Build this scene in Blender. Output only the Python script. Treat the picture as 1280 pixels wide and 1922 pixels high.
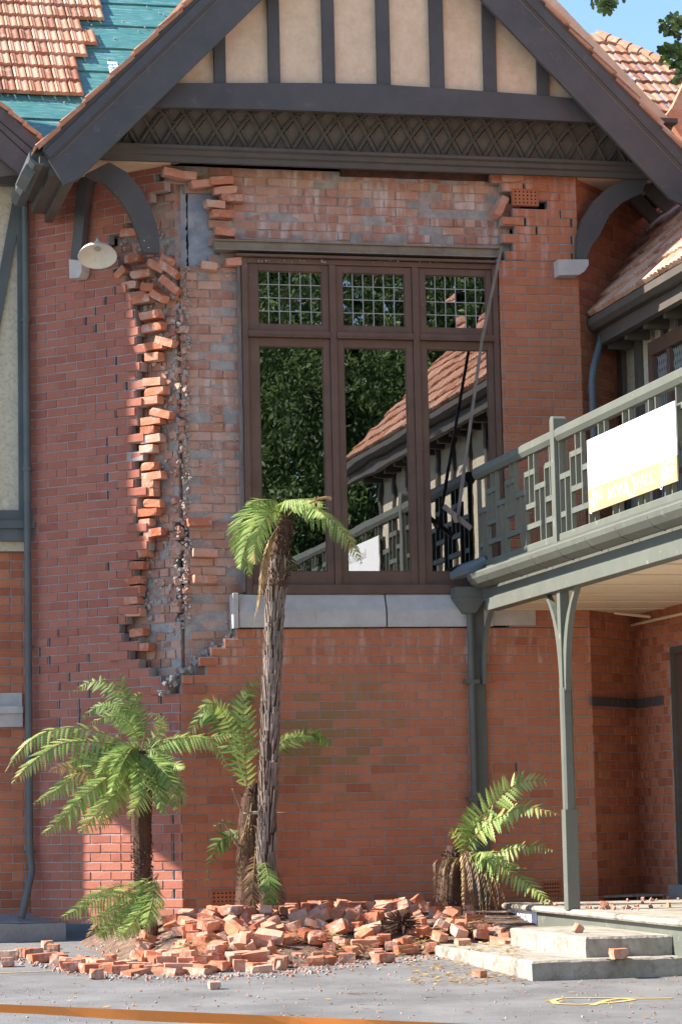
import bpy, math, random
from mathutils import Vector as V, Matrix
random.seed(7)
sc = bpy.context.scene
for o in list(bpy.data.objects): bpy.data.objects.remove(o)
R = math.radians
# ---------------------------------------------------------------- camera
TH = R(13.1); FPX = 4890.0; DW = 24.7; HOR = 569.0; ROLL = .021; CZ = 1.34
fh = V((math.sin(TH), math.cos(TH), 0)); rt = V((math.cos(TH), -math.sin(TH), 0))
CAM = V((0, 0, CZ)) - fh*DW
p_ = math.atan(HOR/FPX)
fw = (fh*math.cos(p_) + V((0, 0, 1))*math.sin(p_)).normalized()
up0 = (-fh*math.sin(p_) + V((0, 0, 1))*math.cos(p_)).normalized()
cr = rt*math.cos(ROLL) - up0*math.sin(ROLL)
cu = up0*math.cos(ROLL) + rt*math.sin(ROLL)
cd = bpy.data.cameras.new('camera'); cam = bpy.data.objects.new('camera', cd); sc.collection.objects.link(cam)
cam.matrix_world = Matrix(((cr.x, cu.x, -fw.x, CAM.x), (cr.y, cu.y, -fw.y, CAM.y), (cr.z, cu.z, -fw.z, CAM.z), (0, 0, 0, 1)))
cd.sensor_fit = 'HORIZONTAL'; cd.sensor_width = 36; cd.lens = FPX/1280*36; cd.clip_end = 3000; cd.clip_start = .1
sc.camera = cam
# ---------------------------------------------------------------- light
SUN_AZ = R(12); SUN_EL = R(40)
to_sun = V((-math.cos(SUN_AZ)*math.cos(SUN_EL), math.sin(SUN_AZ)*math.cos(SUN_EL), math.sin(SUN_EL)))
w = bpy.data.worlds.new('World'); sc.world = w; w.use_nodes = True
nt = w.node_tree; bgn = nt.nodes['Background']
sky = nt.nodes.new('ShaderNodeTexSky'); sky.sky_type = 'NISHITA'; sky.sun_disc = False
sky.sun_elevation = SUN_EL; sky.sun_rotation = math.atan2(to_sun.x, to_sun.y)
sky.air_density = 1.0; sky.dust_density = 0; sky.ozone_density = 3.5
nt.links.new(sky.outputs[0], bgn.inputs[0]); bgn.inputs[1].default_value = .1
sl = bpy.data.lights.new('sun', 'SUN'); sl.energy = 4.6; sl.angle = R(.5); sl.color = (1, .93, .82)
so = bpy.data.objects.new('sun', sl); sc.collection.objects.link(so)
so.rotation_euler = to_sun.to_track_quat('Z', 'Y').to_euler()
sc.view_settings.view_transform = 'Standard'; sc.view_settings.look = 'None'
sc.view_settings.exposure = 1.55; sc.view_settings.gamma = 1

# ---------------------------------------------------------------- photo geometry helpers
def ray(x, y): return (fw*FPX + cr*(x-640) - cu*(y-961)).normalized()
def PP(x, y, p, n):
    d = ray(x, y); n = V(n); return CAM + d*((V(p)-CAM).dot(n)/d.dot(n))
def PY(x, y, Y=0.0): return PP(x, y, (0, Y, 0), (0, 1, 0))
def PX(x, y, X): return PP(x, y, (X, 0, 0), (1, 0, 0))
def PZ(x, y, Z): return PP(x, y, (0, 0, Z), (0, 0, 1))
def proj(p):
    d = V(p)-CAM; z = d.dot(fw); return (640+FPX*d.dot(cr)/z, 961-FPX*d.dot(cu)/z)
def inpoly(x, y, poly):
    c = False; j = len(poly)-1
    for i in range(len(poly)):
        xi, yi = poly[i]; xj, yj = poly[j]
        if (yi > y) != (yj > y) and x < (xj-xi)*(y-yi)/(yj-yi)+xi: c = not c
        j = i
    return c
def lerp(a, b, t): return a+(b-a)*t
def rnd(a, b): return random.uniform(a, b)

# ---------------------------------------------------------------- materials
def mat(name, col, rough=.7, col2=None, scale=6, bump=0, bscale=40, spec=.3, metal=0, detail=6, stretch=None, wear=None, wearcol=None, wscale=3, wlo=.55, whi=.7, wstretch=None):
    m = bpy.data.materials.new(name); m.use_nodes = True
    t = m.node_tree; N = t.nodes; L = t.links; b = N['Principled BSDF']
    b.inputs['Roughness'].default_value = rough; b.inputs['Metallic'].default_value = metal
    b.inputs['Specular IOR Level'].default_value = spec
    tc = N.new('ShaderNodeTexCoord')
    def noise(sc_, det=6, st=None):
        src = tc.outputs['Object']
        if st:
            mp = N.new('ShaderNodeMapping'); mp.inputs['Scale'].default_value = st; L.new(src, mp.inputs[0]); src = mp.outputs[0]
        n = N.new('ShaderNodeTexNoise'); n.inputs['Scale'].default_value = sc_; n.inputs['Detail'].default_value = det
        n.inputs['Roughness'].default_value = .65
        L.new(src, n.inputs['Vector']); return n
    out = None
    if col2 is not None:
        n = noise(scale, detail, stretch)
        r = N.new('ShaderNodeValToRGB'); r.color_ramp.elements[0].position = .35; r.color_ramp.elements[1].position = .65
        r.color_ramp.elements[0].color = (*col, 1); r.color_ramp.elements[1].color = (*col2, 1)
        L.new(n.outputs[0], r.inputs[0]); out = r.outputs[0]
    else:
        g = N.new('ShaderNodeRGB'); g.outputs[0].default_value = (*col, 1); out = g.outputs[0]
    if wearcol is not None:
        n = noise(wscale, 8, wstretch)
        mr = N.new('ShaderNodeMapRange'); mr.inputs[1].default_value = wlo; mr.inputs[2].default_value = whi
        L.new(n.outputs[0], mr.inputs[0])
        mx = N.new('ShaderNodeMix'); mx.data_type = 'RGBA'; L.new(mr.outputs[0], mx.inputs[0]); L.new(out, mx.inputs[6]); mx.inputs[7].default_value = (*wearcol, 1)
        out = mx.outputs[2]
    L.new(out, b.inputs['Base Color'])
    if bump:
        n = noise(bscale, 8)
        bp = N.new('ShaderNodeBump'); bp.inputs['Strength'].default_value = bump; bp.inputs['Distance'].default_value = .01
        L.new(n.outputs[0], bp.inputs['Height']); L.new(bp.outputs[0], b.inputs['Normal'])
    return m
def brickmat(name, c0, c1, c2, smear=None, slo=.5, shi=.62, streak=None, green=None, use_obj=False, bump=.5):
    m = bpy.data.materials.new(name); m.use_nodes = True
    t = m.node_tree; N = t.nodes; L = t.links; b = N['Principled BSDF']; b.inputs['Roughness'].default_value = .85
    b.inputs['Specular IOR Level'].default_value = .2
    tc = N.new('ShaderNodeTexCoord')
    at = N.new('ShaderNodeAttribute'); at.attribute_name = 'Col'
    sp = N.new('ShaderNodeSeparateColor'); L.new(at.outputs['Color'], sp.inputs[0])
    n = N.new('ShaderNodeTexNoise'); n.inputs['Scale'].default_value = 9; n.inputs['Detail'].default_value = 8; n.inputs['Roughness'].default_value = .7
    L.new(tc.outputs['Object'], n.inputs['Vector'])
    ad = N.new('ShaderNodeMath'); ad.operation = 'MULTIPLY_ADD'; ad.inputs[1].default_value = .6; L.new(n.outputs[0], ad.inputs[0])
    if use_obj:
        oi = N.new('ShaderNodeObjectInfo'); L.new(oi.outputs['Random'], ad.inputs[2])
    else: L.new(sp.outputs[0], ad.inputs[2])
    sb = N.new('ShaderNodeMath'); sb.operation = 'SUBTRACT'; sb.inputs[1].default_value = .3; L.new(ad.outputs[0], sb.inputs[0])
    r = N.new('ShaderNodeValToRGB'); e = r.color_ramp.elements; e[0].position = 0; e[0].color = (*c0, 1); e[1].position = 1; e[1].color = (*c2, 1)
    x = e.new(.45); x.color = (*c1, 1); L.new(sb.outputs[0], r.inputs[0]); out = r.outputs[0]
    def mixin(fac, col):
        nonlocal out
        mx = N.new('ShaderNodeMix'); mx.data_type = 'RGBA'; L.new(fac, mx.inputs[0]); L.new(out, mx.inputs[6]); mx.inputs[7].default_value = (*col, 1); out = mx.outputs[2]
    if green:
        gm = N.new('ShaderNodeMath'); gm.operation = 'MULTIPLY'; gm.inputs[1].default_value = .75; L.new(sp.outputs[1], gm.inputs[0]); mixin(gm.outputs[0], green)
    if smear:
        n2 = N.new('ShaderNodeTexNoise'); n2.inputs['Scale'].default_value = 7; n2.inputs['Detail'].default_value = 9; n2.inputs['Roughness'].default_value = .75
        L.new(tc.outputs['Object'], n2.inputs['Vector'])
        mr = N.new('ShaderNodeMapRange'); mr.inputs[1].default_value = slo; mr.inputs[2].default_value = shi; L.new(n2.outputs[0], mr.inputs[0])
        mu = N.new('ShaderNodeMath'); mu.operation = 'MULTIPLY'; mu.inputs[1].default_value = .8; L.new(mr.outputs[0], mu.inputs[0]); mixin(mu.outputs[0], smear)
    if streak:
        mp = N.new('ShaderNodeMapping'); mp.inputs['Scale'].default_value = (9, 9, 1.6); L.new(tc.outputs['Object'], mp.inputs[0])
        n3 = N.new('ShaderNodeTexNoise'); n3.inputs['Scale'].default_value = 1.4; n3.inputs['Detail'].default_value = 8; L.new(mp.outputs[0], n3.inputs['Vector'])
        mr = N.new('ShaderNodeMapRange'); mr.inputs[1].default_value = .5; mr.inputs[2].default_value = .68; L.new(n3.outputs[0], mr.inputs[0])
        mu = N.new('ShaderNodeMath'); mu.operation = 'MULTIPLY'; mu.inputs[1].default_value = .7; L.new(mr.outputs[0], mu.inputs[0])
        mu2 = N.new('ShaderNodeMath'); mu2.operation = 'MULTIPLY'; L.new(mu.outputs[0], mu2.inputs[0]); L.new(sp.outputs[2], mu2.inputs[1]); mixin(mu2.outputs[0], streak)
    nl = N.new('ShaderNodeTexNoise'); nl.inputs['Scale'].default_value = 1.3; nl.inputs['Detail'].default_value = 5; L.new(tc.outputs['Object'], nl.inputs['Vector'])
    ml = N.new('ShaderNodeMapRange'); ml.inputs[1].default_value = .35; ml.inputs[2].default_value = .7; ml.inputs[3].default_value = .0; ml.inputs[4].default_value = .14; L.new(nl.outputs[0], ml.inputs[0]); mixin(ml.outputs[0], (.2, .09, .06))
    L.new(out, b.inputs['Base Color'])
    nb = N.new('ShaderNodeTexNoise'); nb.inputs['Scale'].default_value = 45; nb.inputs['Detail'].default_value = 6; L.new(tc.outputs['Object'], nb.inputs['Vector'])
    bp = N.new('ShaderNodeBump'); bp.inputs['Strength'].default_value = bump; bp.inputs['Distance'].default_value = .006
    L.new(nb.outputs[0], bp.inputs['Height']); L.new(bp.outputs[0], b.inputs['Normal'])
    return m
def leafmat(name, c0, c1, tr=.35):
    m = bpy.data.materials.new(name); m.use_nodes = True
    t = m.node_tree; N = t.nodes; L = t.links; b = N['Principled BSDF']; b.inputs['Roughness'].default_value = .5; b.inputs['Specular IOR Level'].default_value = .35
    at = N.new('ShaderNodeAttribute'); at.attribute_name = 'Col'; sp = N.new('ShaderNodeSeparateColor'); L.new(at.outputs['Color'], sp.inputs[0])
    r = N.new('ShaderNodeValToRGB'); r.color_ramp.elements[0].color = (*c0, 1); r.color_ramp.elements[1].color = (*c1, 1); L.new(sp.outputs[0], r.inputs[0])
    bm = N.new('ShaderNodeMix'); bm.data_type = 'RGBA'; L.new(sp.outputs[1], bm.inputs[0]); L.new(r.outputs[0], bm.inputs[6]); bm.inputs[7].default_value = (.42, .27, .1, 1)
    L.new(bm.outputs[2], b.inputs['Base Color'])
    tl = N.new('ShaderNodeBsdfTranslucent'); L.new(bm.outputs[2], tl.inputs[0])
    mx = N.new('ShaderNodeMixShader'); mx.inputs[0].default_value = tr; L.new(b.outputs[0], mx.inputs[1]); L.new(tl.outputs[0], mx.inputs[2])
    L.new(mx.outputs[0], N['Material Output'].inputs[0]); return m
M = {}
M['brick'] = brickmat('brick', (.34, .105, .055), (.49, .17, .085), (.55, .215, .11), green=(.24, .17, .07), smear=(.44, .24, .18), slo=.56, shi=.8, streak=(.62, .45, .38))
M['brick_cant'] = brickmat('brick_splay_shaded', (.27, .085, .06), (.37, .13, .088), (.44, .17, .115), smear=(.42, .25, .21), slo=.55, shi=.85)  # left splay bricks: bluish shade painted into darker, redder colours
M['brick_inner'] = brickmat('brick_mortar_smeared', (.32, .14, .1), (.45, .22, .15), (.54, .32, .23), smear=(.46, .38, .33), slo=.46, shi=.78, streak=(.62, .56, .53), bump=.9)
M['brick_loose'] = brickmat('brick_loose', (.4, .12, .06), (.54, .2, .11), (.62, .34, .24), smear=(.52, .42, .36), slo=.5, shi=.62, use_obj=True, bump=.8)
M['mortar'] = mat('mortar', (.30, .25, .24), .95, (.38, .33, .31), 12, bump=.6)
M['mortar_rough'] = mat('mortar_rough', (.28, .25, .23), .95, (.42, .37, .34), 9, bump=1, bscale=30)
M['plaster'] = mat('plaster', (.36, .36, .38), .95, (.48, .46, .46), 3, bump=.8, bscale=14, wearcol=(.2, .23, .29), wscale=3.5, wlo=.42, whi=.66)
M['timber'] = mat('painted_timber_dark', (.073, .07, .071), .6, (.095, .088, .086), 3, bump=.25, bscale=50, wearcol=(.15, .135, .125), wscale=10, wlo=.6, whi=.8, wstretch=(1, 1, 1))
M['timber_brown'] = mat('painted_timber_brown', (.085, .073, .062), .55, (.105, .09, .075), 4, bump=.15, bscale=60)
M['cove'] = mat('cove_paint', (.085, .075, .062), .6, (.115, .1, .082), 5, bump=.2, bscale=50)
M['gilt'] = mat('groove_line', (.25, .19, .13), .6)
M['rough_cream'] = mat('roughcast_cream', (.66, .48, .32), .95, (.76, .57, .4), 10, bump=1.0, bscale=14, wearcol=(.56, .41, .28), wscale=30, wlo=.55, whi=.85)
M['rough_grey'] = mat('roughcast_grey', (.52, .46, .34), .95, (.62, .55, .41), 10, bump=1.0, bscale=16, wearcol=(.4, .34, .25), wscale=26, wlo=.5, whi=.7)
M['frame'] = mat('window_paint', (.115, .066, .048), .5, (.145, .085, .062), 5, bump=.15, wearcol=(.28, .22, .2), wscale=14, wlo=.68, whi=.74)
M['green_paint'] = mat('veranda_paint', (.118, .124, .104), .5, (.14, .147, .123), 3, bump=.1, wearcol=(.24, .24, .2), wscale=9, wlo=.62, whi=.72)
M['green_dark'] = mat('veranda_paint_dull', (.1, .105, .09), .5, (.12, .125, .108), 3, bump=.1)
M['pipe'] = mat('pipe_paint', (.09, .1, .1), .45, (.12, .13, .125), 3, bump=.05)
M['pipe_blue'] = mat('pipe_paint_blue', (.1, .12, .13), .45, (.125, .145, .155), 3)
M['stone'] = mat('sill_stone', (.44, .4, .37), .9, (.54, .5, .46), 5, bump=.4, wearcol=(.5, .3, .22), wscale=2.5, wlo=.64, whi=.72, wstretch=(3, 3, .6))
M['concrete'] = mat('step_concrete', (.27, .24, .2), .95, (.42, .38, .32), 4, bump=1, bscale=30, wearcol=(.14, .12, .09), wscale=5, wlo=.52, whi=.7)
M['concrete_grey'] = mat('apron_concrete', (.25, .23, .22), .95, (.33, .31, .29), 5, bump=.8, bscale=30)
M['ply'] = mat('ceiling_boards', (.72, .58, .4), .7, (.78, .64, .45), 2, bump=.05)
M['tile'] = brickmat('roof_tile', (.27, .12, .08), (.47, .22, .13), (.6, .36, .25), smear=(.5, .41, .33), slo=.5, shi=.66)
M['teal'] = mat('teal_sheet', (.045, .16, .16), .4, (.075, .235, .225), 3, bump=.15, bscale=8, spec=.5, stretch=(1.2, 8, 8), wearcol=(.3, .45, .45), wscale=4, wlo=.54, whi=.68, wstretch=(1.2, 16, 16))
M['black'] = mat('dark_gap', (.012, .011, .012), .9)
M['white'] = mat('white_panel', (.9, .9, .88), .5)
M['gold'] = mat('sign_gold', (.5, .33, .17), .5)
M['ink'] = mat('sign_faint_ink', (.62, .6, .62), .5)
M['enamel'] = mat('lamp_enamel', (.6, .58, .5), .35, (.7, .67, .6), 6, wearcol=(.4, .33, .25), wscale=9, wlo=.63, whi=.7)
M['bark'] = mat('fern_fibre', (.05, .026, .017), .95, (.11, .06, .04), 14, bump=1, stretch=(1, 1, .2))
M['stub'] = mat('fern_stub', (.15, .105, .08), .8, (.33, .265, .225), 5, bump=.5, stretch=(3, 3, .6))
M['dead'] = leafmat('dead_frond', (.25, .13, .05), (.6, .42, .2), .3)
M['brownleaf'] = leafmat('brown_frond', (.11, .055, .03), (.26, .15, .08), .2)
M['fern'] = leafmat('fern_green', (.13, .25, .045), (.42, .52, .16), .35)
M['fern_dark'] = leafmat('fern_green_deep_shaded', (.07, .16, .03), (.2, .3, .07), .35)  # deeper green; also paints shade into the fronds close to the wall
M['tar'] = mat('tarred_plate', (.05, .028, .022), .9, (.12, .06, .045), 8)
M['mortar_pale'] = mat('mortar_pale', (.38, .34, .3), .95, (.52, .47, .42), 12, bump=1, bscale=40)
M['rachis'] = mat('rachis', (.2, .17, .06), .6, (.24, .13, .06), 8)
M['tree'] = leafmat('tree_leaf', (.02, .045, .012), (.16, .24, .07), .25)
M['wood'] = mat('weathered_wood', (.16, .13, .11), .9, (.27, .22, .19), 5, bump=.8, stretch=(8, 8, .8))
M['tape'] = mat('orange_tape', (.85, .26, .05), .4)
M['lead'] = mat('lead_came', (.35, .35, .34), .5)
M['steel'] = mat('lintel_steel', (.2, .16, .12), .7, (.27, .23, .18), 6, bump=.3)
M['soil'] = mat('soil', (.1, .06, .045), 1, (.2, .13, .095), 9, bump=1, bscale=25, wearcol=(.45, .28, .2), wscale=14, wlo=.58, whi=.66)
M['yellow'] = mat('road_paint', (.66, .44, .1), .8, (.42, .33, .2), 30)
M['bluepatch'] = mat('print_blue', (.06, .22, .5), .6)
M['ragred'] = mat('plastic_red', (.5, .1, .09), .5)
def glassmat(name, refl):
    m = bpy.data.materials.new(name); m.use_nodes = True; t = m.node_tree; N = t.nodes; L = t.links
    g = N.new('ShaderNodeBsdfGlossy'); g.inputs['Roughness'].default_value = .0; g.inputs['Color'].default_value = (.95, .95, 1, 1)
    tr = N.new('ShaderNodeBsdfTransparent'); tr.inputs['Color'].default_value = (.55, .58, .56, 1)
    mx = N.new('ShaderNodeMixShader'); mx.inputs[0].default_value = refl
    L.new(tr.outputs[0], mx.inputs[1]); L.new(g.outputs[0], mx.inputs[2]); L.new(mx.outputs[0], N['Material Output'].inputs[0])
    tc = N.new('ShaderNodeTexCoord'); n = N.new('ShaderNodeTexNoise'); n.inputs['Scale'].default_value = 2.2; L.new(tc.outputs['Object'], n.inputs['Vector'])
    bp = N.new('ShaderNodeBump'); bp.inputs['Strength'].default_value = .06; bp.inputs['Distance'].default_value = .01; L.new(n.outputs[0], bp.inputs['Height']); L.new(bp.outputs[0], g.inputs['Normal'])
    return m
M['glass'] = glassmat('window_glass', .27)

# ---------------------------------------------------------------- mesh builder
def ortho(d):
    d = V(d).normalized(); a = V((0, 0, 1)) if abs(d.z) < .9 else V((1, 0, 0))
    s = d.cross(a).normalized(); return s, s.cross(d).normalized()
class MB:
    def __init__(s): s.v = []; s.f = []; s.c = []; s.mi = []; s.cur = 0
    def add(s, vs, fs, col=(.5, 0, 0)):
        b = len(s.v); s.v += [tuple(p) for p in vs]; s.c += [col]*len(vs)
        for f in fs: s.f.append([b+i for i in f]); s.mi.append(s.cur)
    def hexa(s, p, col=(.5, 0, 0)):
        s.add(p, [(0, 3, 2, 1), (4, 5, 6, 7), (0, 1, 5, 4), (1, 2, 6, 5), (2, 3, 7, 6), (3, 0, 4, 7)], col)
    def box(s, a, b, col=(.5, 0, 0)):
        x0, y0, z0 = [min(a[i], b[i]) for i in range(3)]; x1, y1, z1 = [max(a[i], b[i]) for i in range(3)]
        s.hexa([(x0, y0, z0), (x1, y0, z0), (x1, y1, z0), (x0, y1, z0), (x0, y0, z1), (x1, y0, z1), (x1, y1, z1), (x0, y1, z1)], col)
    def obox(s, o, u, n, k, lu, ln, lk, col=(.5, 0, 0), jit=0):
        """box from corner o along unit u (lu), n (ln), k (lk)"""
        u = V(u); n = V(n); k = V(k); p = []
        for c in (0, 1):
            for a, b in ((0, 0), (1, 0), (1, 1), (0, 1)):
                q = V(o)+u*lu*a+n*ln*b+k*lk*c
                if jit: q += V((rnd(-jit, jit), rnd(-jit, jit), rnd(-jit, jit)))
                p.append(q)
        s.hexa(p, col)
    def bar(s, a, b, w, h, upv=None, col=(.5, 0, 0)):
        a = V(a); b = V(b); d = (b-a).normalized()
        if upv is None: e, g = ortho(d)
        else:
            e = d.cross(V(upv)).normalized(); g = e.cross(d).normalized()
        p = [a-e*w/2-g*h/2, a+e*w/2-g*h/2, a+e*w/2+g*h/2, a-e*w/2+g*h/2]
        s.hexa(p+[q+(b-a) for q in p], col)
    def tube(s, pts, rad, n=10, col=(.5, 0, 0), cap=True):
        pts = [V(p) for p in pts]; rs = rad if isinstance(rad, (list, tuple)) else [rad]*len(pts)
        vs = []; e = None
        for i, p in enumerate(pts):
            d = (pts[min(i+1, len(pts)-1)]-pts[max(i-1, 0)]).normalized()
            if e is None: e, g = ortho(d)
            e = (e-d*e.dot(d)).normalized(); g = d.cross(e)
            for k in range(n):
                a = 2*math.pi*k/n; vs.append(p+e*math.cos(a)*rs[i]+g*math.sin(a)*rs[i])
        fs = [(i*n+k, i*n+(k+1) % n, (i+1)*n+(k+1) % n, (i+1)*n+k) for i in range(len(pts)-1) for k in range(n)]
        if cap: fs += [tuple(range(n-1, -1, -1)), tuple((len(pts)-1)*n+k for k in range(n))]
        s.add(vs, fs, col)
    def prism(s, poly, ext, col=(.5, 0, 0)):
        """poly: list of 3D points (planar), ext: vector"""
        n = len(poly); ext = V(ext); vs = [V(p) for p in poly]; vs += [p+ext for p in vs]
        s.add(vs, [tuple(range(n-1, -1, -1)), tuple(range(n, 2*n))]+[(i, (i+1) % n, n+(i+1) % n, n+i) for i in range(n)], col)
    def lathe(s, c, prof, n=24, axis=(0, 0, 1), col=(.5, 0, 0)):
        e, g = ortho(axis); ax = V(axis).normalized(); vs = []
        for r, h in prof:
            for k in range(n):
                a = 2*math.pi*k/n; vs.append(V(c)+ax*h+e*math.cos(a)*r+g*math.sin(a)*r)
        s.add(vs, [(i*n+k, i*n+(k+1) % n, (i+1)*n+(k+1) % n, (i+1)*n+k) for i in range(len(prof)-1) for k in range(n)], col)
    def build(s, name, m, parent=None, bevel=0, smooth=False, normals=True):
        me = bpy.data.meshes.new(name); me.from_pydata(s.v, [], s.f)
        ms = m if isinstance(m, (list, tuple)) else [m]
        for k in ms: me.materials.append(M[k] if isinstance(k, str) else k)
        if len(ms) > 1: me.polygons.foreach_set('material_index', s.mi)
        ca = me.color_attributes.new('Col', 'FLOAT_COLOR', 'POINT')
        flat = []
        for c in s.c: flat += [c[0], c[1], c[2], 1]
        ca.data.foreach_set('color', flat)
        if normals:
            import bmesh
            bm = bmesh.new(); bm.from_mesh(me); bmesh.ops.recalc_face_normals(bm, faces=bm.faces); bm.to_mesh(me); bm.free()
        if smooth: me.polygons.foreach_set('use_smooth', [True]*len(me.polygons))
        me.update()
        o = bpy.data.objects.new(name, me); sc.collection.objects.link(o)
        if parent is not None:
            o.parent = parent; o.matrix_parent_inverse = Matrix.Translation(world_loc(parent)).inverted() if parent.type == 'EMPTY' else Matrix.Identity(4)
            if parent.type != 'EMPTY' and parent.parent: pass
        if bevel:
            b = o.modifiers.new('bevel', 'BEVEL'); b.width = bevel; b.segments = 2; b.limit_method = 'ANGLE'
        return o
def world_loc(o):
    return o.location.copy()
def thing(name, label, cat, loc=(0, 0, 0), group=None):
    o = bpy.data.objects.new(name, None); sc.collection.objects.link(o); o.location = loc; o.empty_display_size = .1
    o['label'] = label; o['category'] = cat
    if group: o['group'] = group
    return o
def tag(o, label, cat, group=None):
    o['label'] = label; o['category'] = cat
    if group: o['group'] = group
    return o
def struct(o, kind='structure'): o['kind'] = kind; return o
def sub(o, parent):
    """make o (in world coords) a child of a mesh part whose own transform is identity in world"""
    o.parent = parent; o.matrix_parent_inverse = Matrix.Identity(4)
    if parent.parent is not None and parent.parent.type == 'EMPTY': o.matrix_parent_inverse = Matrix.Identity(4)
    return o
def centre(o):
    """put a top-level mesh's origin at the centre of its base"""
    vs = [v.co for v in o.data.vertices]
    c = V((sum(v.x for v in vs)/len(vs), sum(v.y for v in vs)/len(vs), min(v.z for v in vs)))
    o.data.transform(Matrix.Translation(-c)); o.location = c; return o

# ---------------------------------------------------------------- key dimensions
S2 = math.sqrt(.5)
XL = PY(338, 1400).x                      # left corner of the bay front
XR = PY(1090, 650).x                      # right corner
CL = V((XL, 0, 0)); UL = V((S2, -S2, 0)); NL = V((-S2, -S2, 0))   # left splay: UL runs towards the corner
CR = V((XR, 0, 0)); UR = V((S2, S2, 0)); NR = V((S2, -S2, 0))
def PL(x, y, off=0): return PP(x, y, CL-NL*off, NL)
def PR(x, y, off=0): return PP(x, y, CR-NR*off, NR)
YW = PL(57, 900).y                        # left wing wall plane
XLOW = PR(1197, 1450).x                   # right wing wall plane, ground floor
SLEN_L = (PL(52, 900)-CL).dot(-UL)
XB = PY(893, 880).x                       # balustrade plane
P0 = PZ(1000, 1843, .083)                    # front corner of the lower step
def gz(y): return .083+.0207*(max(y, -22)-P0.y)
ZB = PY(600, 1706).z                      # foot of the wall
ZTOP = PY(600, 300).z
print('XL', XL, 'XR', XR, 'YW', YW, 'XLOW', XLOW, 'XB', XB, 'P0', P0, 'ZB', ZB, 'ZTOP', ZTOP)
BP, BH, BL, JT = .0862, .0755, .23, .0105   # course pitch, brick height, length, joint

CRACKS = [[(222, 490), (205, 520), (214, 545), (190, 570), (166, 600), (188, 640), (214, 668), (212, 700), (236, 730), (216, 770), (206, 830), (190, 870), (212, 905), (190, 935)],
          [(210, 1050), (211, 1085)], [(182, 1232), (160, 1236), (150, 1262), (128, 1268), (112, 1290), (114, 1355)], [(160, 1300), (152, 1330), (150, 1362)], [(132, 1180), (70, 1215), (88, 1245), (72, 1270)],
          [(314, 1300), (305, 1340), (312, 1372), (318, 1420), (326, 1500), (324, 1560), (328, 1610), (325, 1690)], [(985, 318), (990, 350)], [(1060, 395), (1078, 480)], [(980, 405), (1010, 430)], [(960, 1425), (962, 1460)], [(1120, 1395), (1122, 1430)]]
def crack_at(x, y, tol=11):
    for L in CRACKS:
        for (xa, ya), (xb, yb) in zip(L[:-1], L[1:]):
            if min(ya, yb)-6 <= y <= max(ya, yb)+6:
                xc = (xa+xb)/2 if abs(yb-ya) < 8 else xa+(xb-xa)*max(0, min(1, (y-ya)/(yb-ya)))
                if abs(x-xc) < tol: return True
    return False
def brickwall(o, u, n, s0, s1, z0, z1, keep, mb, mo, depth=.105, jit=.0012, dj=.0015, col=None, bl=BL, edge_jag=0, phase=0, rot=0):
    """bricks with outer face through o, running along u, outward normal n (horizontal)"""
    o = V(o); u = V(u); n = V(n); k = V((0, 0, 1))
    c0 = int(math.floor(z0/BP)); c1 = int(math.ceil(z1/BP)); pit = bl+JT
    for c in range(c0, c1):
        z = c*BP
        if z+BH < z0 or z > z1: continue
        za = max(z, z0); zb = min(z+BH, z1)
        if zb-za < .012: continue
        sh = (pit/2 if (c & 1) else 0)+phase
        i = int(math.floor((s0-sh)/pit))-1
        while True:
            a = i*pit+sh; i += 1
            if a > s1: break
            b = a+bl
            cuts = [(a, b)]
            if random.random() < .07: m_ = (a+b)/2; cuts = [(a, m_-JT/2), (m_+JT/2, b)]
            for a_, b_ in cuts:
                a2 = max(a_, s0); b2 = min(b_, s1)
                if b2-a2 < .02: continue
                mid = o+u*((a2+b2)/2)+k*((za+zb)/2)
                x, y = proj(mid)
                if not keep(x, y): continue
                cc = col(x, y) if col else (rnd(.1, .9), 0, 0)
                d = rnd(-dj, dj); j = jit; tw_ = rot; ca = cb = 0
                if rot == 0:
                    xa_, ya_ = proj(o+u*a2+k*((za+zb)/2)); xb_, yb_ = proj(o+u*b2+k*((za+zb)/2))
                    if crack_at(xa_, ya_): ca = rnd(.008, .018)
                    if crack_at(xb_, yb_): cb = rnd(.008, .018)
                    if ca or cb: d += rnd(-.004, .008); tw_ = .02
                    rg, lf = keep(x+30, y), keep(x-30, y)
                    if (not rg or not lf) and y > 330:
                        d += rnd(-.008, .02); tw_ = .05
                        if random.random() < .5:
                            if not rg: b2 -= (b2-a2)*rnd(.05, .4)
                            elif not lf: a2 += (b2-a2)*rnd(.05, .3)
                    a2 += ca; b2 -= cb
                f = o+n*(d)
                # front face slightly chamfered
                ch = .004; r_ = rnd(-tw_, tw_)
                P = []
                for (sa, sz, dd) in ((a2, za, ch), (b2, za, ch), (b2, zb, ch), (a2, zb, ch), (a2+ch, za+ch, 0), (b2-ch, za+ch, 0), (b2-ch, zb-ch, 0), (a2+ch, zb-ch, 0),
                                     (a2, za, depth), (b2, za, depth), (b2, zb, depth), (a2, zb, depth)):
                    P.append(f+u*(sa+rnd(-j, j))+k*(sz+rnd(-j, j)+r_*(sa-(a2+b2)/2))-n*(dd+rnd(-j, j)))
                mb.add(P, [(4, 5, 6, 7), (0, 1, 5, 4), (1, 2, 6, 5), (2, 3, 7, 6), (3, 0, 4, 7), (0, 8, 9, 1), (1, 9, 10, 2), (2, 10, 11, 3), (3, 11, 8, 0), (8, 11, 10, 9)], cc)
                # mortar bed cell
                ma = max(a2-JT/2-.001, s0); mb_ = min(b2+JT/2+.001, s1); zc = za-(BP-BH)/2-.001; zd = zb+(BP-BH)/2+.001
                mo.obox(o-n*(.007+rnd(0, .001))+u*ma+k*zc, u, -n, k, mb_-ma, depth-.012, zd-zc)

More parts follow.
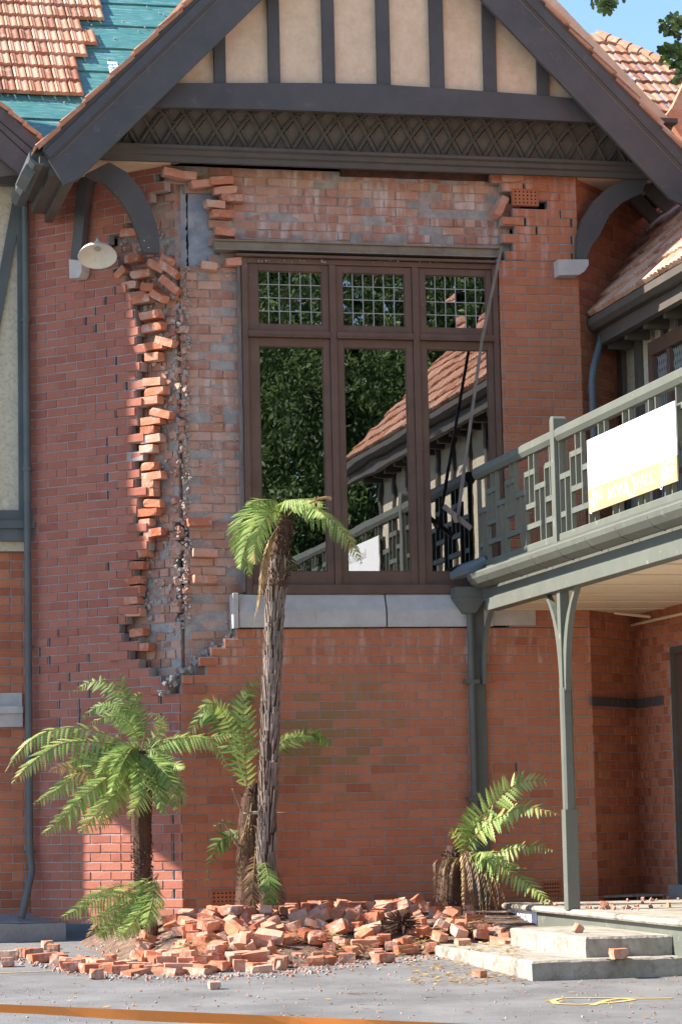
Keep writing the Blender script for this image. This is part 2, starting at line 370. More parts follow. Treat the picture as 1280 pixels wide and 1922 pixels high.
# ================================================================ HOUSE: THE BAY
house = thing('brick_house', 'red brick bay with half timbered gable, its corner split open beside the big brown window', 'house', (XL+1.8, .5, ZB))
# polygons in picture space that say where brickwork survives
P_front_low = [(308, 1310), (345, 1302), (345, 1262), (366, 1262), (366, 1245), (378, 1245), (378, 1226), (398, 1226), (398, 1208), (416, 1208), (416, 1196), (438, 1196), (438, 1178), (1400, 1178), (1400, 1800), (200, 1800), (200, 1310)]
P_pier = [(930, 325), (1200, 325), (1200, 1190), (947, 1190), (941, 490), (950, 470), (960, 445), (972, 425), (960, 412), (952, 395), (1011, 386), (1011, 352), (960, 352), (932, 350)]
def keep_front(x, y): return inpoly(x, y, P_front_low) or inpoly(x, y, P_pier)
P_cant_gone = [(300, 300), (306, 340), (292, 352), (290, 372), (262, 385), (258, 405), (228, 440), (212, 455), (212, 478), (226, 500), (236, 520), (262, 545), (262, 580), (262, 1055), (240, 1062), (244, 1120), (240, 1165), (244, 1232), (268, 1236), (276, 1256), (300, 1258), (306, 1302), (345, 1310), (420, 1310), (420, 300)]
def keep_cant(x, y): return not inpoly(x, y, P_cant_gone)
def green_col(x, y):
    g = 0
    if 470 < x < 830 and 1260 < y < 1560:
        g = max(0, 1-((x-610)/190)**2-((y-1380)/150)**2)
        g = min(1, g*random.choice((0, .3, .8, 1.1)))
    r = rnd(.35, .7)
    if random.random() < .05: r = rnd(0.1, .3)
    return (r, g, .8 if (1178 < y < 1250 and x > 430) or (y < 520) else .12)
mb = MB(); mo = MB()
zsl = PY(650, 1177, -.04).z; xfr = PY(942, 800, .02).x+.012; zfr = PY(945, 489, 0).z
brickwall((0, 0, 0), (1, 0, 0), (0, -1, 0), XL, XR, ZB-.1, zsl, lambda x, y: inpoly(x, y, P_front_low), mb, mo, col=green_col)
brickwall((0, 0, 0), (1, 0, 0), (0, -1, 0), xfr, XR, zsl, zfr, lambda x, y: True, mb, mo, col=green_col)
brickwall((0, 0, 0), (1, 0, 0), (0, -1, 0), xfr-.05, XR, zfr, PY(1000, 318).z, lambda x, y: inpoly(x, y, P_pier), mb, mo, col=green_col)
fb = mb.build('front_wall', 'brick', house, normals=False); 
sub(mo.build('mortar', 'mortar', None, normals=False), fb)
# splay on the left: ragged where the corner fell away
random.seed(11)
mb = MB(); mo = MB()
brickwall(CL, UL, NL, -SLEN_L, 0, ZB-.1, ZTOP, keep_cant, mb, mo, col=lambda x, y: (rnd(.3, .75) if random.random() > .06 else .2, 0, 0), phase=.03, jit=.002, dj=.003)
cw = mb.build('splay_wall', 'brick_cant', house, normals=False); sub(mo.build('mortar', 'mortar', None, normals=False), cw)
# splay on the right
mb = MB(); mo = MB()
lenR = (XLOW-XR)/S2
brickwall(CR, UR, NR, 0, lenR+1.2, ZB-.1, ZTOP, lambda x, y: True, mb, mo, col=lambda x, y: (rnd(.1, .7), 0, 0))
w2 = mb.build('splay_wall', 'brick', house, normals=False); sub(mo.build('mortar', 'mortar', None, normals=False), w2)
# inner leaf of the front, mortar smeared, seen where the outer leaf fell
random.seed(5)
YI = .15
P_in = [(338, 520), (352, 498), (376, 492), (398, 478), (410, 462), (402, 440), (410, 428), (392, 405), (396, 372), (384, 358), (330, 352), (306, 340), (300, 318), (960, 318), (960, 500), (480, 500), (480, 1200), (455, 1200), (380, 1262), (330, 1300), (300, 1290), (342, 1180), (344, 1150), (352, 1080), (346, 1060), (362, 1000), (346, 960), (344, 900), (346, 840), (340, 700), (345, 640), (340, 560)]
def keep_in(x, y): return inpoly(x, y, P_in)
def col_in(x, y):
    st = 1.0 if (y < 475 and x > 470) else (.75 if 700 < y < 900 else .25)
    return (rnd(.1, .95), 0, st)
mb = MB(); mo = MB()
ZH = PY(360, 500, YI).z
brickwall((0, YI, 0), (1, 0, 0), (0, -1, 0), XL-.05, XR-.5, ZH, ZTOP+.1, keep_in, mb, mo, dj=.011, jit=.005, col=col_in, bl=.222, phase=.07, rot=.03)
brickwall((0, YI, 0), (1, 0, 0), (0, -1, 0), PY(343, 850, YI).x, XR-.5, ZB, ZH, keep_in, mb, mo, dj=.011, jit=.005, col=col_in, bl=.222, phase=.07, rot=.03)
il = mb.build('inner_wall', 'brick_inner', house, normals=False)
for v in mo.v[:]: pass
mo2 = MB(); mo2.v = [(a, b-.001, c) for a, b, c in mo.v]; mo2.f = mo.f; mo2.c = mo.c; mo2.mi = mo.mi
sub(mo2.build('mortar', 'mortar_rough', None, normals=False), il)
# inner leaf of the splay
random.seed(9)
P_in2 = [(215, 330), (332, 330), (332, 480), (330, 560), (331, 640), (334, 900), (331, 1000), (334, 1160), (345, 1180), (345, 1310), (200, 1310)]
mb = MB(); mo = MB()
brickwall(CL-NL*.15, UL, NL, -SLEN_L*.62, (PL(334, 850, .15)-CL).dot(UL), ZB+1.2, ZTOP, lambda x, y: inpoly(x, y, P_in2), mb, mo, dj=.016, jit=.006, col=lambda x, y: (rnd(0, .8), 0, .1), bl=.105, phase=.04, rot=.05)
i2 = mb.build('inner_wall', 'brick_inner', house, normals=False); sub(mo.build('mortar', 'mortar_rough', None, normals=False), i2)
# plaster face seen through the hole
mb = MB()
pts = [(338, 345), (402, 345), (415, 470), (402, 500), (350, 505), (338, 500)]
nx, nz = 14, 24; vs = []
a0 = PY(334, 340, .22); a1 = PY(425, 520, .22)
for j in range(nz+1):
    for i in range(nx+1):
        vs.append((lerp(a0.x, a1.x, i/nx), .24+rnd(-.008, .008)-.05*math.sin(i/nx*3.1), lerp(a1.z, a0.z, j/nz)))
mb.add(vs, [(j*(nx+1)+i, j*(nx+1)+i+1, (j+1)*(nx+1)+i+1, (j+1)*(nx+1)+i) for j in range(nz) for i in range(nx)])
mb.build('plaster_lining', 'plaster', house, smooth=True)
# dark room behind the window and the crack
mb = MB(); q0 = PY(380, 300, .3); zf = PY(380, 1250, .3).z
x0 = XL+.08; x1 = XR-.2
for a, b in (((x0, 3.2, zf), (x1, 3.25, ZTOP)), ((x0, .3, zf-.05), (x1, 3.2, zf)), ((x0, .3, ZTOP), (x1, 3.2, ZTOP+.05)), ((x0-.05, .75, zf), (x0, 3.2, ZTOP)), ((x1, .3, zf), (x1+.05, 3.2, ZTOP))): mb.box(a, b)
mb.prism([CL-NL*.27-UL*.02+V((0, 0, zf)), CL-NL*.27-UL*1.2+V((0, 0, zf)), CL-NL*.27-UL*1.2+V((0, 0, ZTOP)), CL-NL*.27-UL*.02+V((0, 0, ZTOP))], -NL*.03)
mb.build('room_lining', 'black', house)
# vent bricks
def air_brick(x0, y0, x1, y1, Y, nxh, nzh):
    a = PY(x0, y0, Y); b = PY(x1, y1, Y); mb = MB(); mb.cur = 0
    mb.box((a.x, Y, b.z), (b.x, Y+.06, a.z)); t = .012
    for c, d in (((a.x, b.z), (b.x, b.z+t)), ((a.x, a.z-t), (b.x, a.z)), ((a.x, b.z+t), (a.x+t, a.z-t)), ((b.x-t, b.z+t), (b.x, a.z-t))): mb.box((c[0], Y-.008, c[1]), (d[0], Y, d[1]), (.3, 0, 0))
    mb.cur = 1
    for i in range(nxh):
        for j in range(nzh):
            cx = lerp(a.x+t, b.x-t, (i+.5)/nxh); cz = lerp(b.z+t, a.z-t, (j+.5)/nzh); s_ = .009
            mb.lathe((cx, Y-.0015, cz), [(0.0001, 0), (s_, 0), (s_, .001)], 8, (0, 1, 0))
    mb.build('air_brick', ['brick', 'black'], house)
air_brick(961, 353, 1011, 386, -.012, 6, 4)
air_brick(396, 1672, 446, 1698, -.012, 6, 3)
air_brick(1018, 1655, 1052, 1680, -.012, 6, 3)

# ---- loose tilted bricks hanging at the broken edges
def rough_brick(mb, c, L=BL, W=.11, H=BH, e=(0, 0, 0), chip=True, col=(.5, 0, 0), j=.003):
    from mathutils import Euler
    m = Euler(e).to_matrix(); P = []
    xs = [-.5, -.17, .17, .5]; g = {}
    import itertools
    vs = []; fs = []
    nx_, ny_, nz_ = 4, 3, 3
    for a in range(nx_):
        for b in range(ny_):
            for d in range(nz_):
                if 0 < a < nx_-1 and 0 < b < ny_-1 and 0 < d < nz_-1: continue
                p = V(((a/(nx_-1)-.5)*L, (b/(ny_-1)-.5)*W, (d/(nz_-1)-.5)*H))
                q = (a in (0, nx_-1))+(b in (0, ny_-1))+(d in (0, nz_-1))
                if q >= 2: p *= .985
                if q == 3 and chip and random.random() < .35: p *= rnd(.82, .95)
                p += V((rnd(-j, j), rnd(-j, j), rnd(-j, j)))
                g[(a, b, d)] = len(vs); vs.append(m @ p+V(c))
    def quad(k1, k2, k3, k4): fs.append((g[k1], g[k2], g[k3], g[k4]))
    for a in range(nx_-1):
        for b in range(ny_-1):
            for d in (0, nz_-1): quad((a, b, d), (a+1, b, d), (a+1, b+1, d), (a, b+1, d))
        for d in range(nz_-1):
            for b in (0, ny_-1): quad((a, b, d), (a+1, b, d), (a+1, b, d+1), (a, b, d+1))
    for b in range(ny_-1):
        for d in range(nz_-1):
            for a in (0, nx_-1): quad((a, b, d), (a, b+1, d), (a, b+1, d+1), (a, b, d+1))
    mb.add(vs, fs, col)
random.seed(21)
# (px, py, plane offset outwards, roll deg in the picture plane, yaw deg, half?)
loose = [(285, 592, .0, 2, 0, 1), (290, 615, .0, 3, 2, 1), (312, 642, .0, -18, 4, .9), (292, 650, .0, 2, 0, 1), (290, 670, .0, 0, 0, .7), (290, 717, .0, -2, 2, .9), (295, 735, .0, 2, 0, 1),
         (285, 752, .0, 0, 0, .9), (305, 776, .01, -16, 4, 1), (288, 790, .0, 1, 0, 1), (282, 808, .0, 0, 0, .7), (288, 824, .0, 2, 0, 1), (280, 843, .0, 0, 0, .7), (283, 876, .0, 0, 0, .7), (290, 894, .0, 3, 0, 1),
         (283, 910, .0, 0, 0, .6), (280, 925, .0, -2, 0, .8), (290, 945, .01, -5, 6, .8), (282, 962, .0, 0, 0, 1), (276, 982, .0, 0, 0, .6), (274, 1014, .0, 2, 0, .6), (255, 1090, .0, 1, 0, .8), (252, 1128, .0, 2, 0, .7),
         (268, 1040, .0, 2, 0, .8), (262, 1062, .0, -3, 2, .7), (256, 1108, .0, 2, 0, .7), (254, 1150, .0, -2, 3, .8), (262, 1188, .01, 4, 0, .7), (270, 1215, .0, -3, 2, .8), (292, 1000, .0, 3, 0, .9),
         (318, 505, .03, -38, 15, 1), (320, 535, .04, -42, 18, 1), (295, 500, .03, -30, 20, .8), (300, 555, .03, -30, -20, .9), (280, 540, .02, -12, 10, .6), (230, 512, .02, 38, 0, .6), (268, 515, .02, 0, 2, 1),
         (252, 486, .02, 0, -2, .7), (245, 437, .02, -4, 3, .8), (247, 536, .0, 2, 0, .8), (270, 562, .0, 3, 0, .9), (315, 488, .0, -34, 0, .5)]
mbl = []
for x, y, off, rl, yw, ln in loose:
    c = PL(x, y, .052-off); m_ = MB()
    yaw = math.atan2(UL.y, UL.x)+R(yw)
    rough_brick(m_, (0, 0, 0), L=BL*ln, e=(0, 0, 0), j=.002)
    ob = m_.build('loose_brick', 'brick_loose', None)
    T = Matrix.Translation(c) @ Matrix.Rotation(yaw, 4, 'Z') @ Matrix.Rotation(R(-rl), 4, 'Y')
    ob.data.transform(T); ob.parent = house; ob.matrix_parent_inverse = Matrix.Translation(house.location).inverted()
for x, y, Y, rl, yw, ln in ((937, 388, .03, 62, 10, .95), (960, 335, .03, 4, 0, 1), (348, 330, .06, -4, 0, .9), (378, 345, .07, 10, 8, 1), (415, 340, .06, 4, 0, 1), (422, 358, .05, 4, 0, 1), (402, 384, .05, -2, 10, .85), (416, 402, .05, 0, 6, 1),
                            (436, 372, .05, -1, 0, 1), (422, 436, .06, -4, 0, .9), (322, 325, .04, -8, 5, .8), (384, 1038, .06, -2, 0, 1), (385, 1088, .05, -3, 3, 1), (374, 980, .07, 2, 0, 1), (440, 492, .08, 3, 0, .8), (392, 500, .08, -6, 0, .7)):
    c = PY(x, y, Y+.0); m_ = MB(); rough_brick(m_, (0, 0, 0), L=BL*ln, j=.003)
    ob = m_.build('loose_brick', 'brick_loose', None)
    ob.data.transform(Matrix.Translation(c) @ Matrix.Rotation(R(yw), 4, 'Z') @ Matrix.Rotation(R(-rl), 4, 'Y')); ob.parent = house; ob.matrix_parent_inverse = Matrix.Translation(house.location).inverted()
# mortar crumbs stuck along the broken edges
mb = MB()
for k in range(330):
    t = random.random(); z = random.choice([0, 0, 1, 2, 3])
    if z == 0: c = PY(341+rnd(-6, 7)+8*math.sin(k), rnd(530, 1180), YI+rnd(-.03, .02)); s_ = rnd(.008, .03)
    elif z == 1: c = PY(lerp(300, 438, t)+rnd(-8, 8), lerp(1300, 1190, t)+rnd(-14, 10), rnd(.02, .12)); s_ = rnd(.01, .045)
    elif z == 2: c = PL(rnd(225, 330), rnd(430, 560), .1+rnd(-.03, .05)); s_ = rnd(.01, .035)
    else: c = PY(rnd(470, 940), lerp(487, 492, t), .01+rnd(-.03, .06)); s_ = rnd(.005, .014)
    rough_brick(mb, c, s_*rnd(1, 2), s_, s_, (rnd(0, 3), rnd(0, 3), rnd(0, 3)), j=s_*.15)
struct(mb.build('mortar_fragments', 'mortar_rough', house), 'stuff')

mb = MB()
for k in range(300):
    y = rnd(500, 1175); wob = 6*math.sin(y*.045)+4*math.sin(y*.13); c = PY(346+wob*.3+abs(random.gauss(0, 5)), y, YI-.012+rnd(-.03, .01)); s_ = rnd(.005, .018)
    rough_brick(mb, c, s_*rnd(1, 1.8), s_, s_*rnd(.8, 2), (rnd(0, 3), rnd(0, 3), rnd(0, 3)), j=s_*.2)
for k in range(260):
    c = PY(rnd(352, 452), rnd(500, 1170), YI-.002); s_ = rnd(.004, .013); rough_brick(mb, c, s_*rnd(1, 4), s_, s_*rnd(.5, 1), (0, rnd(-.3, .3), 0), j=s_*.2)
for k in range(160):
    c = PL(rnd(262, 330), rnd(560, 1200), .14); s_ = rnd(.006, .03); rough_brick(mb, c, s_*rnd(1, 2), s_, s_, (rnd(0, 3), rnd(0, 3), rnd(0, 3)), j=s_*.2)
struct(mb.build('mortar_crust', 'mortar_pale', house), 'stuff')
mb = MB()
for k in range(95):
    y = rnd(540, 1180)
    c = PY(344+rnd(-3, 5)+5*math.sin(y*.03), y, YI+rnd(-.03, .05)) if k % 2 else PL(331+rnd(-5, 3)+5*math.sin(y*.03), y, .15+rnd(-.02, .04))
    rough_brick(mb, c, rnd(.02, .075), rnd(.03, .08), rnd(.02, .07), (rnd(-.3, .3), rnd(-.3, .3), rnd(-.8, .8)), j=.007, col=(rnd(0, 1), 0, .3))
struct(mb.build('snapped_brick_ends', 'brick_inner', house), 'stuff')
# ---- lintel, window, sill
def pxbox(mb, x0, y0, x1, y1, Ya, Yb, yref=None):
    """axis box whose outline at plane Ya matches picture rectangle"""
    a = PY(x0, yref or (y0+y1)/2, Ya); b = PY(x1, yref or (y0+y1)/2, Ya); zt = PY((x0+x1)/2, y0, Ya).z; zb = PY((x0+x1)/2, y1, Ya).z
    mb.box((a.x, Ya, zb), (b.x, Yb, zt))
mb = MB(); a = PY(403, 460, .0); b = PY(940, 475, .0)
z = PY(670, 466, .0).z
mb.box((a.x, -.02, z+.038), (b.x, .12, z+.05)); mb.box((a.x, .02, z-.035), (b.x, .12, z+.038)); mb.box((a.x, -.02, z-.05), (b.x, .12, z-.035))
mb.build('lintel', 'steel', house, bevel=.003)
win = MB()
WX0 = PY(459, 800, .02).x; WX1 = PY(942, 800, .02).x; WZ1 = PY(700, 489, .02).z; WZ0 = PY(700, 1115, .02).z
gx = [(PY(a, 800, .1).x, PY(b, 800, .1).x) for a, b in ((487, 607), (646, 763), (802, 916))]
zu0 = PY(700, 614, .1).z; zu1 = PY(700, 515, .1).z; zl0 = PY(700, 1074, .1).z; zl1 = PY(700, 655, .1).z
# outer frame, mullions, transom: butt joints
fr = MB(); d0, d1 = .02, .16; fwid = .055
fr.box((WX0, d0, WZ0), (WX0+fwid, d1, WZ1)); fr.box((WX1-fwid, d0, WZ0), (WX1, d1, WZ1))
fr.box((WX0+fwid, d0, WZ1-.05), (WX1-fwid, d1, WZ1)); fr.box((WX0+fwid, d0-.02, WZ0), (WX1-fwid, d1, WZ0+.09))
m1 = (gx[0][1]+gx[1][0])/2; m2 = (gx[1][1]+gx[2][0])/2; mw = .032
tz = (zu0+zl1)/2+.01
for m_ in (m1, m2): fr.box((m_-mw, d0+.003, WZ0+.09), (m_+mw, d1, WZ1-.05))
xs = [WX0+fwid, m1-mw, m1+mw, m2-mw, m2+mw, WX1-fwid]
for i in range(3):
    fr.box((xs[2*i], d0-.012, tz-.022), (xs[2*i+1], d1, tz+.03)); fr.box((xs[2*i], d0-.03, tz-.035), (xs[2*i+1], d0+.05, tz-.022))
wroot = fr.build('window', 'frame', house, bevel=.004)
# leaning head board with debris
for i in range(3):
    for (za, zb, ga, gb) in ((tz+.03, WZ1-.05, zu0, zu1), (WZ0+.09, tz-.035, zl0, zl1)):
        sm = MB(); xa, xb = xs[2*i]+.002, xs[2*i+1]-.002; za += .002; zb -= .002; g0, g1 = gx[i]; e = .045
        sm.box((xa, e, za), (g0, e+.045, zb)); sm.box((g1, e, za), (xb, e+.045, zb)); sm.box((g0, e, za), (g1, e+.045, ga)); sm.box((g0, e, gb), (g1, e+.045, zb))
        for (c, d) in (((g0, ga), (g0+.008, gb)), ((g1-.008, ga), (g1, gb)), ((g0+.008, ga), (g1-.008, ga+.008)), ((g0+.008, gb-.008), (g1-.008, gb))): sm.box((c[0], e+.016, c[1]), (d[0], e+.04, d[1]))
        sub(sm.build('sash', 'frame', None, bevel=.003), wroot)
        gm = MB()
        if ga == zu0:
            random.seed(30+i); nc, nr = 6, 4
            for a_ in range(nc):
                for b_ in range(nr):
                    X0 = lerp(g0, g1, a_/nc); X1 = lerp(g0, g1, (a_+1)/nc); Z0 = lerp(ga, gb, b_/nr); Z1 = lerp(ga, gb, (b_+1)/nr); w1 = rnd(-.0013, .0013); w2_ = rnd(-.0009, .0009)
                    gm.add([(X0, .07-w1-w2_, Z0), (X1, .07+w1-w2_, Z0), (X1, .07+w1+w2_, Z1), (X0, .07-w1+w2_, Z1)], [(0, 1, 2, 3)])
            le = MB()
            for a_ in range(1, nc): X0 = lerp(g0, g1, a_/nc); le.box((X0-.0035, .064, ga), (X0+.0035, .076, gb))
            for b_ in range(1, nr): Z0 = lerp(ga, gb, b_/nr); le.box((g0, .0645, Z0-.0035), (g1, .0755, Z0+.0035))
            sub(le.build('lead_cames', 'lead', None), wroot)
        else:
            gm.add([(g0, .07, ga), (g1, .07, ga), (g1, .07, gb), (g0, .07, gb)], [(0, 1, 2, 3)])
        sub(gm.build('glass', 'glass', None, normals=False), wroot)
# side timber strip left of frame (weathered) and its nails
mb = MB(); mb.box((WX0-.035, .06, WZ0+.02), (WX0-.004, .13, WZ1-.02))
for y in (600, 740, 880, 912, 1012):
    c = PY(462, y, .03); mb.bar(c, c+V((-.05, -.03, .012)), .005, .005)
mb.build('window_jamb', 'wood', house, bevel=.003)
mb = MB(); c0 = PY(442, 489, .0); c1 = PY(938, 500, .0)
mb.box((c0.x, -.03, WZ1+.004), (c1.x, .1, WZ1+.03)); mb.build('head_board', 'frame', house, bevel=.003)
# broken lath hanging across the right hand light
mb = MB(); pa = PY(941, 462, -.03); pb = PY(904, 640, -.16); pc = PY(874, 860, -.24); pd = PY(858, 978, -.27)
for a, b, w_ in ((pa, pb, .028), (pb, pc, .026), (pc, pd, .03)): mb.bar(a, b, w_, .02, (0, 1, 0))
tag(mb.build('hanging_batten', 'wood', None), 'thin weathered wooden batten dangling across the right hand window light', 'batten')
mb = MB(); mb.bar(PY(833, 950, -.28), PY(884, 992, -.26), .045, .03, (0, 1, 0)); mb.bar(PY(858, 978, -.25), PY(854, 966, -.29), .05, .05)
tag(mb.build('board_scrap', 'wood', None), 'short dark board scrap hanging at the lower end of the loose batten', 'board')
# sill in three stones
mb = MB(); zs1 = PY(650, 1115, -.04).z; zs0 = PY(650, 1177, -.04).z; zm = PY(650, 1146, -.04).z
def sill(xa, xb, par):
    mb = MB(); a = PY(xa, 1150, -.04).x; b = PY(xb, 1150, -.04).x
    pr = [(-.045, zs0), (-.045, zm), (.02, zs1), (.15, zs1), (.15, zs0)]
    mb.prism([(a, y, z) for y, z in pr], (b-a, 0, 0)); return mb.build('window_sill', 'stone', par, bevel=.004)
sill(449, 724.5, house); sill(727.5, 925, house)
mb = MB(); a = PY(438, 1150, -.07); b = PY(448.6, 1150, -.07); mb.box((a.x, -.06, zs0-.01), (b.x, .12, zs1+.01)); mb.build('window_sill', 'stone', house, bevel=.006)
mb = MB(); a = PY(921, 1175, -.02); b = PY(1004, 1106, -.02); mb.box((PY(925.4, 1150, -.04).x, -.02, PY(960, 1174, -.02).z), (b.x, .1, PY(960, 1141, -.02).z)); mb.box((PY(963, 1120, -.02).x, -.02, PY(960, 1140.5, -.02).z), (b.x, .1, PY(960, 1105, -.02).z)); mb.build('sill_end_block', 'stone', house, bevel=.003)

# ---- gable
YB = -.75; YG = -.45; YF = -.3
def zx(x, y, Y): q = PY(x, y, Y); return (q.x, q.z)
XC = (PY(375, 0, YB).x+PY(1035, 0, YB).x)/2
# barge outer edge line on plane YB
oa = V(zx(82, 285, YB)); ob_ = V(zx(375, 0, YB)); slope = (ob_.y-oa.y)/(ob_.x-oa.x)
print('barge slope', math.degrees(math.atan(slope)), 'apex x', XC)
PIT = math.atan(slope); du = V((math.cos(PIT), math.sin(PIT)))
ia = V(zx(145, 343, YB)); ib = V(zx(485, 0, YB))
wid = abs((ia-oa).x*(-math.sin(PIT))+(ia-oa).y*math.cos(PIT)); wid2 = abs((ib-oa).x*(-math.sin(PIT))+(ib-oa).y*math.cos(PIT))
wid = (wid+wid2)/2; print('barge width', wid)
XEL = oa.x; ZEL = oa.y; XER = PY(1290, 258, YB).x+.55
zap = ZEL+(XC-XEL)*slope
def barge(side):
    xe = XEL if side < 0 else 2*XC-XEL; sg = -side
    e = V((xe, ZEL)); ap = V((XC, zap)); d = (ap-e).normalized(); nrm = V((-d.y, d.x)) if side < 0 else V((d.y, -d.x))
    low = e-nrm*wid
    # apex inner point at x = XC
    t = (XC-low.x)/d.x; inn = low+d*t
    mb = MB()
    foot = V((e.x+sg*.02, e.y-.10)); kn = low+d*.10-nrm*.0
    poly = [e, ap, inn, low+d*.28, low+d*.1+V((0, -.06)), foot+V((sg*.12, -.12)), foot]
    poly = [e, ap, inn, low+d*.06, low+V((-sg*.10, -.02))]
    mb.prism([(p.x, YB, p.y) for p in poly], (0, .05, 0))
    o = mb.build('bargeboard', 'timber', house, bevel=.004)
    l1 = MB()
    for off in (.085, .115):
        a = e-nrm*(wid*.0+off)+d*.05; b = a+d*((XC-a.x)/d.x)
        l1.bar((a.x, YB-.001, a.y), (b.x, YB-.001, b.y), .004, .006, (0, 1, 0))
    sub(l1.build('groove', 'gilt', None), o)
    m2 = MB(); a = e-nrm*.04+d*.0; b = a+d*((XC-a.x)/d.x); m2.bar((a.x, YB-.012, a.y), (b.x, YB-.012, b.y), .08, .024, (0, 1, 0)) 
    sub(m2.build('verge_fillet', 'timber', None), o)
    # roof slab behind
    rs = MB(); th = .05
    A = e+nrm*.005; B = A+d*((XC-A.x)/d.x); C_ = B+nrm*th/ max(.2, 1); 
    rs.prism([(A.x, YB+.0, A.y), (B.x, YB, B.y), (B.x, YB, B.y+th/math.cos(PIT)), (A.x, YB, A.y+th/math.cos(PIT))], (0, 3.6, 0))
    ro = rs.build('roof', 'timber_brown', house)
    # tile courses stepping over the verge
    tm = MB(); L_ = (ap-e).length; n = int(L_/.33)
    for k in range(n+1):
        s0 = k*.33-.03; s1 = s0+.36
        for r_ in range(9):
            y0 = YB-.03+r_*.4; hh = .02
            a = e+d*s0+nrm*(.05+.024); b = e+d*s1+nrm*(.05)
            P = []
            for yy in (y0, y0+.38):
                P += [(a.x, yy, a.y), (b.x, yy, b.y), (b.x+nrm.x*.02, yy, b.y+nrm.y*.02), (a.x+nrm.x*.022, yy, a.y+nrm.y*.022)]
            tm.hexa([P[0], P[1], P[5], P[4], P[3], P[2], P[6], P[7]], (rnd(0, 1), 0, 0))
        c = e+d*(s0+.02)+nrm*.075; q = e+d*(s0+.3)+nrm*.055
        tm.tube([(c.x, YB-.005, c.y), (q.x, YB-.005, q.y)], [.028, .02], 8)
    sub(tm.build('roof_tiles', 'tile', None), ro)
    # rafters under the overhang
    return e, d, nrm
eL, dL, nL_ = barge(-1); eR, dR, nR_ = barge(1)
# roughcast panel
lowL = eL-nL_*wid; lowR = eR-nR_*wid
def xin(z, side): 
    lo, d = (lowL, dL) if side < 0 else (lowR, dR)
    return lo.x+(z-lo.y)/d.y*d.x
zt0 = PY(700, 200, YG).z
mb = MB(); xa = PY(200, 250, YG).x; xb = PY(1240, 250, YG).x
mb.prism([(xa-.1, YG, zt0), (xb+.1, YG, zt0), (XC+.02, YG, zt0+(XC+.02-xa)*slope+.4), (XC-.02, YG, zt0+(XC+.02-xa)*slope+.4)], (0, .06, 0))
mb.build('gable_panel', 'rough_cream', house)
# studs
st = MB()
for x0, x1, yb in ((402, 424, 158), (504, 526, 158), (606, 629, 158), (708, 733, 160), (808, 834, 165), (908, 932, 175), (1008, 1030, 186)):
    a = PY(x0, 120, YG-.045); b = PY(x1, 120, YG-.045); zb_ = PY((x0+x1)/2, yb, YG-.045).z-.05
    s_ = MB(); zt_ = zap-abs((a.x+b.x)/2-XC)*slope-.05
    s_.box((a.x, YG-.045, zb_), (b.x, YG-.002, zt_)); s_.build('stud', 'timber', house, bevel=.003)
# tie beam with its upper edge bowed
up_ = [(270, 155), (420, 154.5), (560, 154), (700, 156), (800, 162), (900, 169), (1000, 176), (1120, 187), (1200, 194)]
lo_ = [(1225, 234), (1120, 228), (1000, 223), (900, 218), (700, 211), (500, 204), (260, 199)]
mb = MB(); P = [PY(x, y, YG-.07) for x, y in up_+lo_]
mb.prism(P, (0, .068, 0)); mb.build('tie_beam', 'timber', house, bevel=.004)
XA = PY(160, 290, -.12).x; XBc = PY(1250, 310, -.12).x
za_ = PY(700, 291, -.14).z; zb_ = PY(700, 204, YG-.02).z
mb = MB(); mb.box((XA, YG-.02, zb_-.02), (XBc, YG+.07, zt0-.002)); mb.box((XA, YG-.045, zb_-.015), (XBc, YG-.021, zb_+.03)); mb.build('bed_mould', 'cove', house)
def cove(t):  # t 0 bottom at wall .. 1 top at jetty
    a = t*math.pi/2
    return (-.14+(YG-.0+.14)*(1-math.cos(a)), za_+(zb_-za_)*math.sin(a))
mb = MB(); N_ = 8; vs = []
for i in range(N_+1):
    y, z = cove(i/N_); vs += [(XA, y, z), (XBc, y, z)]
mb.add(vs, [(2*i, 2*i+1, 2*i+3, 2*i+2) for i in range(N_)]); cv = mb.build('cove', 'cove', house, smooth=True)
rb = MB(); pitch = .212; X = XA-1
def rib(off, w_, h_):
    X = XA-1.2
    while X < XBc+.6:
        for sg in (1, -1):
            prev = None
            for i in range(9):
                t = i/8; y, z = cove(t); y2, z2 = cove(t+.01); tz_ = V((0, y2-y, z2-z)).normalized(); nn = V((0, -tz_.z, tz_.y))
                if nn.y > 0: nn = -nn
                q = V((X+off+sg*t*pitch*1.5, y, z))+nn*h_
                if prev is not None and XA < q.x < XBc and XA < prev.x < XBc: rb.bar(prev, q, w_, .026, nn)
                prev = q
        X += pitch
rib(0, .03, .014); rib(0, .008, .028); rib(.05, .01, .006)
sub(rb.build('lattice_ribs', 'cove', None), cv)
# moulded fascia below the cove
fm = MB(); z1 = za_+.01; xe1 = PY(1222, 320, -.2).x; xe0 = PY(165, 290, -.2).x
prof = [(-.12, z1), (-.235, z1), (-.235, z1-.03), (-.2, z1-.045), (-.2, z1-.085), (-.17, z1-.1), (-.17, z1-.15), (-.12, z1-.15)]
fm.prism([(xe0, y, z) for y, z in prof], (xe1-xe0, 0, 0)); fm.build('fascia_moulding', 'timber_brown', house, bevel=.003)
# dark tarred strip above the inner leaf
mb = MB(); a = PY(640, 318, .1); b = PY(930, 334, .1); mb.box((a.x, .125, PY(640, 328, .1).z), (b.x, .3, z1)); mb.build('wall_plate', 'tar', house)
